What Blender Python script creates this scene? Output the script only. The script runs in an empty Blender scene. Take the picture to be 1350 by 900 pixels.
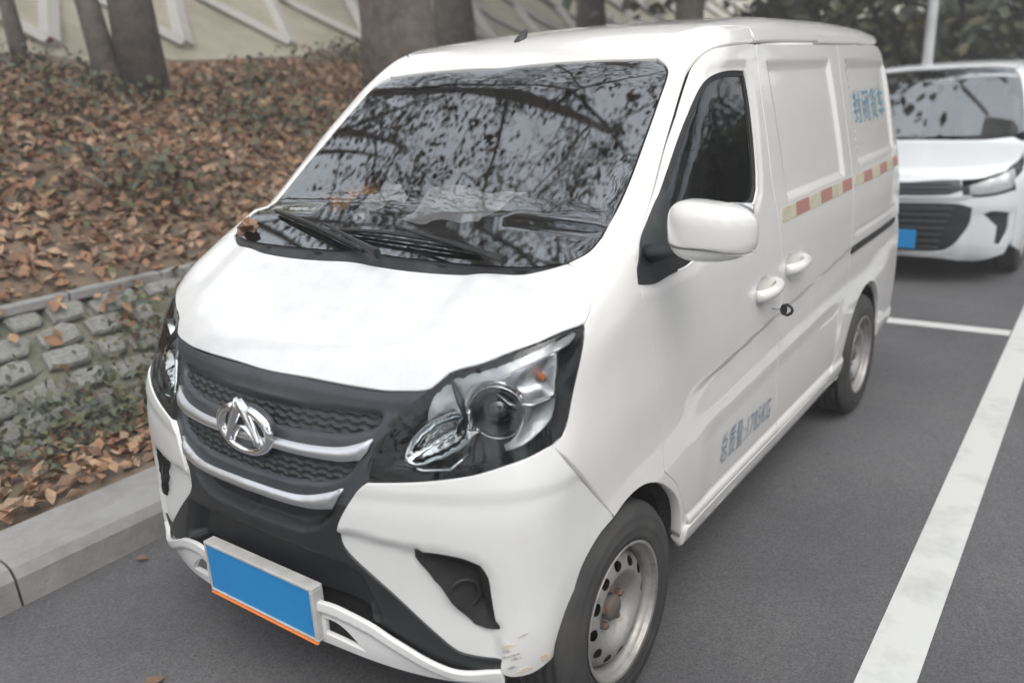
import bpy, math, random
import numpy as np

from mathutils import Vector, Matrix
from mathutils.geometry import delaunay_2d_cdt

random.seed(7); RNG = np.random.default_rng(7)
SC = bpy.context.scene
COL = SC.collection
rad = math.radians

# ------------------------------------------------------------------ camera
cam_d = bpy.data.cameras.new("camera"); cam = bpy.data.objects.new("camera", cam_d); COL.objects.link(cam)
CX, CY, CZ, YAW, PITCH, ROLL, FPX = 1.7196, -1.4026, 1.6480, 0.6409, 0.2997, -0.0559, 1085.84
F_ = Vector((-math.sin(YAW)*math.cos(PITCH), math.cos(YAW)*math.cos(PITCH), -math.sin(PITCH)))
R_ = Vector((math.cos(YAW), math.sin(YAW), 0)); U_ = R_.cross(F_)
R2 = R_*math.cos(ROLL)+U_*math.sin(ROLL); U2 = -R_*math.sin(ROLL)+U_*math.cos(ROLL)
cam.matrix_world = Matrix(((R2.x, U2.x, -F_.x, CX), (R2.y, U2.y, -F_.y, CY), (R2.z, U2.z, -F_.z, CZ), (0, 0, 0, 1)))
cam_d.sensor_width = 36; cam_d.lens = 36*FPX/1350
cam_d.clip_start = .05; cam_d.clip_end = 600
cam_d.dof.use_dof = True; cam_d.dof.focus_distance = 2.38; cam_d.dof.aperture_fstop = cam_d.lens/18.0
SC.camera = cam

# ------------------------------------------------------------------ world, sun, exposure
SUN_EL, SUN_AZ = rad(56), rad(128)          # azimuth measured from +y towards +x
w = bpy.data.worlds.new("World"); SC.world = w; w.use_nodes = True
nt = w.node_tree; nt.nodes.clear()
sky = nt.nodes.new("ShaderNodeTexSky"); sky.sky_type = 'NISHITA'; sky.sun_disc = False
sky.sun_elevation = SUN_EL; sky.sun_rotation = SUN_AZ; sky.air_density = 1.0; sky.dust_density = 8.0; sky.ozone_density = 1.0
hs = nt.nodes.new("ShaderNodeHueSaturation"); hs.inputs['Saturation'].default_value = .36
bg = nt.nodes.new("ShaderNodeBackground"); bg.inputs['Strength'].default_value = .15
wo = nt.nodes.new("ShaderNodeOutputWorld")
# overcast: thin even cloud over the clear-sky model
cl = nt.nodes.new("ShaderNodeTexNoise"); cl.inputs['Scale'].default_value = 2.2; cl.inputs['Detail'].default_value = 5
cr_ = nt.nodes.new("ShaderNodeMapRange"); cr_.inputs[1].default_value = .3; cr_.inputs[2].default_value = .7; cr_.inputs[3].default_value = 6.0; cr_.inputs[4].default_value = 8.8
ct = nt.nodes.new("ShaderNodeMix"); ct.data_type = 'RGBA'; ct.blend_type = 'MULTIPLY'; ct.inputs[0].default_value = 1; ct.inputs[7].default_value = (.95, .985, 1.03, 1)
mxs = nt.nodes.new("ShaderNodeMix"); mxs.data_type = 'RGBA'; mxs.inputs[0].default_value = .62
tcs = nt.nodes.new("ShaderNodeTexCoord")
nt.links.new(tcs.outputs['Generated'], cl.inputs['Vector']); nt.links.new(cl.outputs['Fac'], cr_.inputs[0]); nt.links.new(cr_.outputs[0], ct.inputs[6])
nt.links.new(sky.outputs[0], hs.inputs['Color']); nt.links.new(hs.outputs[0], mxs.inputs[6]); nt.links.new(ct.outputs[2], mxs.inputs[7])
nt.links.new(mxs.outputs[2], bg.inputs[0]); nt.links.new(bg.outputs[0], wo.inputs[0])
sl = bpy.data.lights.new("sun", 'SUN'); sl.energy = .5; sl.angle = rad(40); sl.color = (1, .94, .86)
so = bpy.data.objects.new("sun", sl); COL.objects.link(so)
sd = Vector((math.sin(SUN_AZ)*math.cos(SUN_EL), math.cos(SUN_AZ)*math.cos(SUN_EL), math.sin(SUN_EL)))
so.rotation_euler = sd.to_track_quat('Z', 'Y').to_euler()
SC.view_settings.view_transform = 'Standard'; SC.view_settings.look = 'None'
SC.view_settings.exposure = 0.86; SC.view_settings.gamma = 1.0
SC.cycles.use_denoising = True
SC.cycles.max_bounces = 10; SC.cycles.transparent_max_bounces = 16; SC.cycles.caustics_reflective = False; SC.cycles.caustics_refractive = False

# ------------------------------------------------------------------ materials
def mat(name, col, rough=.5, metal=0., coat=0., col2=None, nscale=8., nlo=.4, nhi=.65, bump=0., bscale=60., spec=.5, detail=6., coatr=.04, rough2=None):
    m = bpy.data.materials.new(name); m.use_nodes = True; t = m.node_tree; b = t.nodes['Principled BSDF']
    b.inputs['Base Color'].default_value = (*col, 1); b.inputs['Roughness'].default_value = rough; b.inputs['Metallic'].default_value = metal
    b.inputs['Coat Weight'].default_value = coat; b.inputs['Coat Roughness'].default_value = coatr; b.inputs['Specular IOR Level'].default_value = spec
    tc = t.nodes.new('ShaderNodeTexCoord')
    if col2 is not None:
        n = t.nodes.new('ShaderNodeTexNoise'); n.inputs['Scale'].default_value = nscale; n.inputs['Detail'].default_value = detail; n.inputs['Roughness'].default_value = .65
        t.links.new(tc.outputs['Object'], n.inputs['Vector'])
        r = t.nodes.new('ShaderNodeMapRange'); r.inputs[1].default_value = nlo; r.inputs[2].default_value = nhi
        t.links.new(n.outputs['Fac'], r.inputs[0])
        x = t.nodes.new('ShaderNodeMix'); x.data_type = 'RGBA'; x.inputs[6].default_value = (*col, 1); x.inputs[7].default_value = (*col2, 1)
        t.links.new(r.outputs[0], x.inputs[0]); t.links.new(x.outputs[2], b.inputs['Base Color'])
        if rough2 is not None:
            q = t.nodes.new('ShaderNodeMapRange'); q.inputs[1].default_value = nlo; q.inputs[2].default_value = nhi; q.inputs[3].default_value = rough; q.inputs[4].default_value = rough2
            t.links.new(n.outputs['Fac'], q.inputs[0]); t.links.new(q.outputs[0], b.inputs['Roughness'])
    if bump:
        n2 = t.nodes.new('ShaderNodeTexNoise'); n2.inputs['Scale'].default_value = bscale; n2.inputs['Detail'].default_value = 4
        t.links.new(tc.outputs['Object'], n2.inputs['Vector'])
        bp = t.nodes.new('ShaderNodeBump'); bp.inputs['Strength'].default_value = bump; bp.inputs['Distance'].default_value = .01
        t.links.new(n2.outputs['Fac'], bp.inputs['Height']); t.links.new(bp.outputs[0], b.inputs['Normal'])
    return m
def glassmat(name, tint, ior, rough=0.):
    m = bpy.data.materials.new(name); m.use_nodes = True; t = m.node_tree; t.nodes.clear()
    o = t.nodes.new('ShaderNodeOutputMaterial'); tr = t.nodes.new('ShaderNodeBsdfTransparent'); gl = t.nodes.new('ShaderNodeBsdfGlossy')
    fr = t.nodes.new('ShaderNodeFresnel'); mx = t.nodes.new('ShaderNodeMixShader')
    tr.inputs[0].default_value = (*tint, 1); gl.inputs['Roughness'].default_value = rough; fr.inputs[0].default_value = ior
    gl.inputs[0].default_value = (.93, .97, 1, 1)
    t.links.new(fr.outputs[0], mx.inputs[0]); t.links.new(tr.outputs[0], mx.inputs[1]); t.links.new(gl.outputs[0], mx.inputs[2]); t.links.new(mx.outputs[0], o.inputs[0])
    return m
M = {}
M['paint'] = mat('white_paint', (.73, .722, .705), .24, 0, 1.0, (.70, .69, .67), 5, .42, .75, coatr=.025)
M['hoodpaint'] = mat('dusty_dimmed_white_paint', (.67, .68, .69), .34, 0, 1.0, (.62, .635, .65), 14, .45, .62, coatr=.03, detail=10)  # dusty white, base also darkened to offset bright light on the bonnet
M['bumper'] = mat('bumper_white', (.71, .715, .71), .33, 0, .45, (.68, .68, .665), 6, .45, .8, coatr=.07)
M['blk'] = mat('black_plastic', (.012, .013, .015), .5, 0, 0, (.03, .032, .034), 12, bump=.05, bscale=300)
M['grey'] = mat('grille_grey', (.036, .042, .049), .40, 0, 0, (.048, .055, .062), 10)
M['lowgrey'] = mat('lower_grille_black', (.014, .016, .018), .5, 0, 0, (.020, .022, .025), 10)
M['mesh'] = mat('grille_mesh_grey', (.022, .026, .030), .38)
M['frame'] = mat('pale_plate_frame', (.50, .50, .49), .5, 0, .2, (.38, .37, .35), 14)
M['silver'] = mat('silver_trim', (.62, .63, .66), .32, .85)
M['chrome'] = mat('chrome', (.86, .87, .88), .10, 1.)
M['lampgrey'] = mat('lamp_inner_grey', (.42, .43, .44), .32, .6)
M['rubber'] = mat('black_rubber', (.012, .012, .013), .6)
M['tyre'] = mat('tyre_rubber', (.030, .030, .031), .75, 0, 0, (.055, .053, .05), 9, .4, .7, bump=.15, bscale=80)
M['steel'] = mat('painted_steel_rim', (.33, .325, .315), .45, .5, 0, (.19, .165, .14), 14, .50, .72, bump=.08, bscale=60)
M['hub'] = mat('rusty_hub', (.12, .11, .105), .7, .3, 0, (.19, .11, .07), 30, .5, .7)
M['dark'] = mat('dark_void', (.010, .010, .010), .8)
M['interior'] = mat('interior_grey', (.060, .062, .066), .7, 0, 0, (.08, .08, .085), 20)
M['seat'] = mat('seat_fabric', (.24, .24, .24), .9, 0, 0, (.30, .29, .28), 30, bump=.2, bscale=200)
M['partition'] = mat('partition_panel', (.22, .22, .22), .7)
M['plate'] = mat('blue_plate', (.008, .25, .60), .4, 0, .1, (.012, .22, .54), 6, .45, .75)
M['orange'] = mat('orange_strip', (.85, .20, .02), .4)
M['red'] = mat('red_reflective', (.42, .20, .17), .42, 0, .2, (.40, .19, .16), 25)
M['cream'] = mat('cream_reflective', (.56, .53, .40), .42, 0, .2, (.47, .45, .34), 25)
M['rust'] = mat('rust_stain', (.58, .50, .33), .7, 0, 0, (.68, .65, .57), 60, .4, .6)
M['scrape'] = mat('dark_scrape', (.28, .27, .26), .7, 0, 0, (.58, .57, .55), 90, .42, .6)
M['ltblue'] = mat('letter_blue', (.10, .26, .36), .5, 0, 0, (.14, .29, .39), 8, .45, .6)
M['ltgrey'] = mat('letter_grey', (.19, .25, .31), .5, 0, 0, (.23, .29, .34), 8, .45, .6)
M['screen'] = glassmat('windscreen_glass', (.985, .99, .99), 2.7)
M['sideglass'] = glassmat('side_glass', (.82, .85, .84), 1.6)
M['lens'] = glassmat('headlight_lens', (.86, .88, .88), 1.5)
M['amber'] = mat('amber_bulb', (.75, .22, .08), .3)
M['paper'] = mat('white_paper', (.88, .88, .88), .8, bump=.3, bscale=20)
M['packet'] = mat('orange_packet', (.85, .36, .10), .5, 0, 0, (.90, .60, .32), 30)
M['asphalt'] = mat('asphalt', (.104, .104, .110), .92, 0, 0, (.132, .130, .133), 1.1, .38, .68, bump=.35, bscale=420, detail=12, spec=.25)
_t = M['asphalt'].node_tree; _n = _t.nodes; _b = _n['Principled BSDF']
_src = _b.inputs['Base Color'].links[0].from_socket; _tc = _n.new('ShaderNodeTexCoord'); _v = _n.new('ShaderNodeTexVoronoi'); _v.inputs['Scale'].default_value = 170
_r = _n.new('ShaderNodeMapRange'); _r.inputs[3].default_value = .72; _r.inputs[4].default_value = 1.32; _st = _n.new('ShaderNodeTexNoise'); _st.inputs['Scale'].default_value = .45; _st.inputs['Detail'].default_value = 9
_sr = _n.new('ShaderNodeMapRange'); _sr.inputs[1].default_value = .36; _sr.inputs[2].default_value = .62; _sr.inputs[3].default_value = .80; _sr.inputs[4].default_value = 1.12
_m1 = _n.new('ShaderNodeMath'); _m1.operation = 'MULTIPLY'; _mx = _n.new('ShaderNodeMix'); _mx.data_type = 'RGBA'; _mx.blend_type = 'MULTIPLY'; _mx.inputs[0].default_value = 1
_t.links.new(_tc.outputs['Object'], _v.inputs['Vector']); _t.links.new(_tc.outputs['Object'], _st.inputs['Vector']); _t.links.new(_v.outputs['Color'], _r.inputs[0]); _t.links.new(_st.outputs['Fac'], _sr.inputs[0])
_t.links.new(_r.outputs[0], _m1.inputs[0]); _t.links.new(_sr.outputs[0], _m1.inputs[1]); _t.links.new(_src, _mx.inputs[6]); _t.links.new(_m1.outputs[0], _mx.inputs[7]); _t.links.new(_mx.outputs[2], _b.inputs['Base Color'])
M['line'] = mat('road_paint', (.56, .57, .55), .8, 0, 0, (.40, .41, .40), 2.6, .52, .72, bump=.3, bscale=120, detail=12)
M['kerb'] = mat('kerb_concrete', (.29, .29, .285), .9, 0, 0, (.20, .195, .185), 5, .4, .7, bump=.4, bscale=50, detail=10)
M['stone'] = mat('grey_stone', (.30, .30, .28), .9, 0, 0, (.18, .185, .165), 9, .4, .65, bump=.5, bscale=25, detail=8)
M['mortar'] = mat('mossy_mortar', (.20, .20, .165), .95, 0, 0, (.11, .125, .085), 8, bump=.5, bscale=30)
M['soil'] = mat('leafy_soil', (.19, .14, .10), .95, 0, 0, (.11, .09, .065), 3.5, .4, .65, bump=.8, bscale=14, detail=10)
M['bark'] = mat('bark', (.19, .165, .145), .95, 0, 0, (.10, .09, .08), 9, .4, .65, bump=.9, bscale=22, detail=8)
M['bark2'] = mat('pale_bark', (.16, .14, .12), .95, 0, 0, (.09, .08, .07), 9, .4, .65, bump=.7, bscale=22, detail=8)
for i, c in enumerate([(.34, .185, .105), (.40, .245, .145), (.26, .145, .085), (.45, .31, .20), (.32, .23, .15), (.19, .115, .075)]):
    M['leaf%d' % i] = mat('dry_leaf_%d' % i, c, .75, 0, 0, tuple(v*.7 for v in c), 30)
M['green0'] = mat('leaf_green', (.105, .125, .085), .6, 0, 0, (.135, .145, .10), 3)
M['green1'] = mat('leaf_dark_green', (.070, .088, .064), .6, 0, 0, (.09, .105, .075), 3)
M['green2'] = mat('leaf_olive', (.10, .105, .05), .65, 0, 0, (.12, .10, .05), 3)
M['tawny'] = mat('dry_grass', (.30, .25, .14), .8, 0, 0, (.20, .17, .10), 3)
M['concrete'] = mat('pale_concrete', (.46, .44, .41), .9, 0, 0, (.42, .40, .37), 3, bump=.2, bscale=30)
M['grass'] = mat('slope_grass', (.30, .285, .215), .9, 0, 0, (.42, .38, .30), 1.6, .4, .65, bump=.8, bscale=30)
M['carpaint'] = mat('silver_white_paint', (.70, .72, .74), .25, 0, .6)
M['pole'] = mat('pole_grey', (.55, .56, .57), .5, 0, 0, (.45, .45, .46), 6)

# ------------------------------------------------------------------ object helpers
def tag(o, label=None, cat=None, group=None, kind=None):
    if label: o['label'] = label
    if cat: o['category'] = cat
    if group: o['group'] = group
    if kind: o['kind'] = kind
    return o
def empty(name, loc=(0, 0, 0), rz=0, parent=None):
    o = bpy.data.objects.new(name, None); COL.objects.link(o); o.location = loc; o.rotation_euler = (0, 0, rz)
    o.empty_display_size = .1
    if parent: o.parent = parent
    return o
def link(name, me, parent=None):
    o = bpy.data.objects.new(name, me); COL.objects.link(o)
    if parent: o.parent = parent
    return o
def build(name, verts, faces, material, parent=None, smooth=True, normals=None):
    me = bpy.data.meshes.new(name)
    verts = np.asarray(verts, float)
    me.from_pydata(verts.tolist(), [], [list(map(int, f)) for f in faces]); me.update()
    for mm in (material if isinstance(material, list) else [material]): me.materials.append(mm)
    if smooth: me.polygons.foreach_set('use_smooth', np.ones(len(me.polygons), bool))
    if normals is not None: me.normals_split_custom_set_from_vertices(np.asarray(normals).tolist())
    return link(name, me, parent)
def mirror(o, parent, name=None):
    me = o.data.copy(); n = len(me.vertices); co = np.empty(n*3); me.vertices.foreach_get('co', co); co = co.reshape(-1, 3)
    fs = [list(p.vertices)[::-1] for p in me.polygons]; co[:, 0] *= -1
    ml = [m_ for m_ in me.materials]; mi = [p.material_index for p in me.polygons]
    ln = {}
    for l in me.loops: ln.setdefault(l.vertex_index, l.normal.copy())
    N = np.array([(-ln[i].x, ln[i].y, ln[i].z) if i in ln else (0, 0, 1) for i in range(n)])
    sm = me.polygons[0].use_smooth
    r = build(name or o.name.split('.')[0], co, fs, ml, parent, sm, N if sm else None)
    r.data.polygons.foreach_set('material_index', mi)
    return r
class MB:
    """collects simple shapes into one mesh"""
    def __init__(s): s.v = []; s.f = []
    def add(s, v, f):
        k = len(s.v); s.v += [tuple(map(float, q)) for q in v]; s.f += [tuple(k+i for i in q) for q in f]; return s
    def box(s, c, d, rot=None, bev=0.):
        c = np.array(c, float); d = np.array(d, float)/2
        vs = []; fs = []
        if bev <= 0:
            for x in (-1, 1):
                for y in (-1, 1):
                    for z in (-1, 1): vs.append(d*(x, y, z))
            fs = [(0, 1, 3, 2), (4, 6, 7, 5), (0, 4, 5, 1), (2, 3, 7, 6), (0, 2, 6, 4), (1, 5, 7, 3)]
        else:   # bevelled: three corner points per corner
            idx = {}
            for x in (-1, 1):
                for y in (-1, 1):
                    for z in (-1, 1):
                        for a in range(3):
                            p = d*(x, y, z); q = p.copy()
                            for b_ in range(3):
                                if b_ != a: q[b_] -= np.sign(p[b_])*bev
                            idx[(x, y, z, a)] = len(vs); vs.append(q)
            for a in range(3):
                b_, c_ = (a+1) % 3, (a+2) % 3
                for s_ in (-1, 1):
                    k = []
                    for (p, q) in ((-1, -1), (1, -1), (1, 1), (-1, 1)):
                        t = [0, 0, 0]; t[a] = s_; t[b_] = p; t[c_] = q; k.append(idx[(*t, a)])
                    fs.append(tuple(k) if s_ > 0 else tuple(k[::-1]))
                for p in (-1, 1):
                    for q in (-1, 1):   # edge along axis a
                        t0 = [0, 0, 0]; t0[b_] = p; t0[c_] = q; t0[a] = -1; t1 = list(t0); t1[a] = 1
                        k = (idx[(*t0, b_)], idx[(*t1, b_)], idx[(*t1, c_)], idx[(*t0, c_)])
                        fs.append(k if p*q > 0 else k[::-1])
            for x in (-1, 1):
                for y in (-1, 1):
                    for z in (-1, 1):
                        k = tuple(idx[(x, y, z, a)] for a in range(3)); fs.append(k if x*y*z > 0 else k[::-1])
        vs = np.array(vs)
        if rot is not None: vs = vs @ np.array(rot).T
        return s.add(vs+c, fs)
    def tube(s, pts, r, n=8, cap=True, flat=None):
        pts = np.array(pts, float); m = len(pts); r = np.broadcast_to(np.asarray(r, float), (m,))
        T = np.gradient(pts, axis=0) if m > 2 else np.repeat((pts[1]-pts[0])[None], m, 0)
        T /= np.maximum(np.linalg.norm(T, axis=1, keepdims=True), 1e-9)
        up = np.array((0, 0, 1.)) if abs(T[0][2]) < .9 else np.array((1., 0, 0))
        A = np.cross(T[0], up); A /= np.linalg.norm(A); vs = []
        for i in range(m):
            A = A-T[i]*(A@T[i]); A /= np.linalg.norm(A); B = np.cross(T[i], A)
            for k in range(n):
                a = 2*math.pi*k/n; vs.append(pts[i]+r[i]*(A*math.cos(a)+B*math.sin(a)*(flat or 1)))
        fs = [(i*n+k, i*n+(k+1) % n, (i+1)*n+(k+1) % n, (i+1)*n+k) for i in range(m-1) for k in range(n)]
        if cap: fs += [tuple(range(n))[::-1], tuple((m-1)*n+k for k in range(n))]
        return s.add(vs, fs)
    def lathe(s, prof, n=40, c=(0, 0, 0), axis='x'):
        """profile (radius, along axis)"""
        vs = []
        for r, a in prof:
            for k in range(n):
                t = 2*math.pi*k/n
                vs.append({'x': (a, r*math.cos(t), r*math.sin(t)), 'y': (r*math.sin(t), a, r*math.cos(t)), 'z': (r*math.cos(t), r*math.sin(t), a)}[axis])
        fs = [(i*n+k, i*n+(k+1) % n, (i+1)*n+(k+1) % n, (i+1)*n+k) for i in range(len(prof)-1) for k in range(n)]
        return s.add(np.array(vs)+np.array(c, float), fs)
    def build(s, name, material, parent=None, smooth=False): return build(name, s.v, s.f, material, parent, smooth)
# ------------------------------------------------------------------ body surface of the van
def interp(pts):
    xs=np.array([p[0] for p in pts],float);ys=np.array([p[1] for p in pts],float)
    # monotone cubic (Fritsch-Carlson)
    h=np.diff(xs);dl=np.diff(ys)/h;m=np.zeros(len(xs))
    m[0]=dl[0];m[-1]=dl[-1]
    for i in range(1,len(xs)-1):
        m[i]=0 if dl[i-1]*dl[i]<=0 else (h[i-1]+h[i])*3/((2*h[i]+h[i-1])/dl[i-1]+(h[i]+2*h[i-1])/dl[i])
    def f(x):
        x=np.asarray(x,float);xc=np.clip(x,xs[0],xs[-1])
        i=np.clip(np.searchsorted(xs,xc)-1,0,len(xs)-2)
        t=(xc-xs[i])/h[i]
        r=(2*t**3-3*t**2+1)*ys[i]+(t**3-2*t**2+t)*h[i]*m[i]+(-2*t**3+3*t**2)*ys[i+1]+(t**3-t**2)*h[i]*m[i+1]
        return r+np.where(x<xs[0],(x-xs[0])*m[0],0)+np.where(x>xs[-1],(x-xs[-1])*m[-1],0)
    return f
def smax(a,b,r):
    h=np.maximum(r-np.abs(a-b),0);return np.maximum(a,b)+h*h/(4*r)
def smin(a,b,r): return -smax(-a,-b,r)
SIDE=interp([(.15,.72),(.22,.745),(.27,.768),(.34,.79),(.5,.806),(.75,.815),(.9,.822),(1.05,.820),(1.2,.806),(1.3,.790),(1.5,.752),(1.65,.720),(1.75,.697),(1.9,.65)])
TAPER=interp([(-.3,.11),(-.15,.075),(0,.048),(.15,.024),(.3,.010),(.6,0),(1.0,0),(2.7,0),(3.0,.004),(3.3,.016)])
TZ=interp([(.3,.45),(.75,.5),(1.0,1.3),(1.3,1.)])
YC=interp([(.15,-.19),(.22,-.245),(.28,-.285),(.36,-.298),(.5,-.290),(.62,-.288),(.70,-.284),(.80,-.264),(.90,-.226),(1.0,-.190),(1.1,-.155),(1.3,-.09)])
KX=interp([(0,0),(.15,.006),(.3,.028),(.40,.050),(.5,.078),(.6,.112),(.7,.155),(.8,.225)])
ROOF=interp([(.8,1.70),(.95,1.757),(1.1,1.806),(1.3,1.836),(1.7,1.858),(2.3,1.86),(2.9,1.845),(3.2,1.82)])
def body(P,nobot=False):
    x=np.abs(P[...,0]);y=P[...,1];z=P[...,2]
    side=x-(SIDE(z)-TAPER(y)*TZ(z))
    front=((YC(z)+KX(np.minimum(x,.9)))-y)*.93
    yh=np.clip(y-.17,-9,.22)
    hood=(z-(1.205+.52*yh-.25*np.minimum(yh,0)**2-.055*x*x))*.88
    scr=((z-1.235)-.766*(y-.30-.14*x*x))/1.26
    roof=z-(ROOF(y)-.055*x*x)
    rear=y-(3.40-.12*np.maximum(z-1.2,0)-.03*x*x+.12*np.clip((1.0-z)/.25,0,1))
    top=smin(hood,smax(scr,roof,.07),.02)
    rs=.07+.06*np.clip((z-.75)/.25,0,1)-.04*np.clip((z-1.35)/.2,0,1)
    d=smax(smax(smax(front,top,.10),side,rs),rear,.09)
    if nobot: return d
    return np.maximum(d,.25+.06*np.clip(.3-y,0,.3)/.3-z)
def grad(P,e=1e-4,f=body):
    g=np.stack([(f(P+np.eye(3)[k]*e)-f(P-np.eye(3)[k]*e))/(2*e) for k in range(3)],-1)
    return g/np.maximum(np.linalg.norm(g,axis=-1,keepdims=True),1e-9)
def march(O,D,f=body,tmax=9,t0=0.,n=220):
    """first hit along D (unit) from O; O,D (N,3)"""
    t=np.zeros(len(O))+t0;prev=t.copy();done=np.zeros(len(O),bool);lo=t.copy();hi=t.copy()
    for i in range(n):
        d=f(O+D*t[:,None])
        hit=(d<0)&~done
        lo[hit]=prev[hit];hi[hit]=t[hit];done|=hit
        act=~done;prev[act]=t[act];t[act]+=np.clip(d[act]*.6,.0015,.25)
        if done.all() or (t[act]>tmax).all(): break
    for i in range(24):
        m=(lo+hi)/2;ins=f(O+D*m[:,None])<0
        hi=np.where(ins,m,hi);lo=np.where(ins,lo,m)
    return O+D*((lo+hi)/2)[:,None],done
# ------------------------------------------------------------------ panels cut out of a body surface
PL = {}
def plane(n, N, Ux):
    N = np.array(N, float); N /= np.linalg.norm(N); A = np.array(Ux, float); A = A-N*(A@N); A /= np.linalg.norm(A); PL[n] = (N, A, np.cross(N, A))
plane('F', (0, -1, 0), (1, 0, 0)); plane('C', (.72, -.69, .05), (.69, .72, 0)); plane('S', (1, 0, 0), (0, 1, 0)); plane('T', (0, 0, 1), (1, 0, 0))
plane('W', (0, -.61, .79), (1, 0, 0)); plane('Q', (.85, -.3, .43), (.3, .85, 0)); plane('P', (.70, -.35, .62), (.35, .7, 0)); plane('R', (0, 1, 0), (-1, 0, 0))
shell = lambda P: body(P, True)
def onto(pl, uv, f=shell, far=12.0):
    N, A, B = PL[pl]; uv = np.asarray(uv, float)
    O = uv[:, :1]*A+uv[:, 1:]*B+N*far
    P, ok = march(O, np.repeat(-N[None], len(O), 0), f, tmax=far+10)
    return P
def resample(poly, ds, corner=33):
    P = np.array(poly, float)
    keep = [i for i in range(len(P)) if np.linalg.norm(P[i]-P[i-1]) > 1e-5]; P = P[keep]; n = len(P)
    ang = []
    for i in range(n):
        a = P[i]-P[i-1]; b = P[(i+1) % n]-P[i]
        ang.append(abs(math.degrees(math.atan2(a[0]*b[1]-a[1]*b[0], a@b))))
    cor = [x > corner for x in ang]; out = []; isc = []
    for i in range(n):
        p0, p1, p2, p3 = P[i-1], P[i], P[(i+1) % n], P[(i+2) % n]
        L = np.linalg.norm(p2-p1); k = max(1, int(round(L/ds)))
        m1 = (p2-p1) if cor[i] else (p2-p0)/(np.linalg.norm(p2-p1)+np.linalg.norm(p1-p0))*L
        m2 = (p2-p1) if cor[(i+1) % n] else (p3-p1)/(np.linalg.norm(p3-p2)+np.linalg.norm(p2-p1))*L
        for j in range(k):
            t = j/k; out.append((2*t**3-3*t**2+1)*p1+(t**3-2*t**2+t)*m1+(-2*t**3+3*t**2)*p2+(t**3-t**2)*m2)
    return np.array(out)
def area2(P): x, y = P[:, 0], P[:, 1]; return (x*np.roll(y, -1)-np.roll(x, -1)*y).sum()
def inset(P, d):
    a = np.roll(P, 1, 0); b = np.roll(P, -1, 0)
    e1 = P-a; e2 = b-P; e1 /= np.linalg.norm(e1, axis=1, keepdims=True)+1e-12; e2 /= np.linalg.norm(e2, axis=1, keepdims=True)+1e-12
    n1 = np.stack([-e1[:, 1], e1[:, 0]], 1); n2 = np.stack([-e2[:, 1], e2[:, 0]], 1); m = n1+n2
    m /= np.linalg.norm(m, axis=1, keepdims=True)+1e-12
    s = 1/np.maximum((m*n1).sum(1), .5)
    return P+m*(d*s)[:, None]
def inside(P, Q):
    """which points Q lie inside the polygon P"""
    r = np.zeros(len(Q), bool); x, y = Q[:, 0], Q[:, 1]
    for i in range(len(P)):
        (x1, y1), (x2, y2) = P[i-1], P[i]
        c = ((y1 > y) != (y2 > y))
        with np.errstate(divide='ignore', invalid='ignore'): r ^= c & (x < (x2-x1)*(y-y1)/(y2-y1)+x1)
    return r
def bdist(P, Q):
    d = np.full(len(Q), 9.)
    for i in range(len(P)):
        a, b = P[i-1], P[i]; ab = b-a; L = ab@ab
        if L < 1e-14: continue
        t = np.clip(((Q-a)@ab)/L, 0, 1); d = np.minimum(d, np.linalg.norm(Q-a-t[:, None]*ab, axis=1))
    return d
def symm(pts, closed_centre=True):
    """half outline (x>=0, from the centre line round to the centre line) -> whole outline"""
    pts = [tuple(p) for p in pts]; pts[0] = (0., pts[0][1]); pts[-1] = (0., pts[-1][1])
    return pts+[(-x, y) for x, y in pts[::-1][1:-1]]
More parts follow.
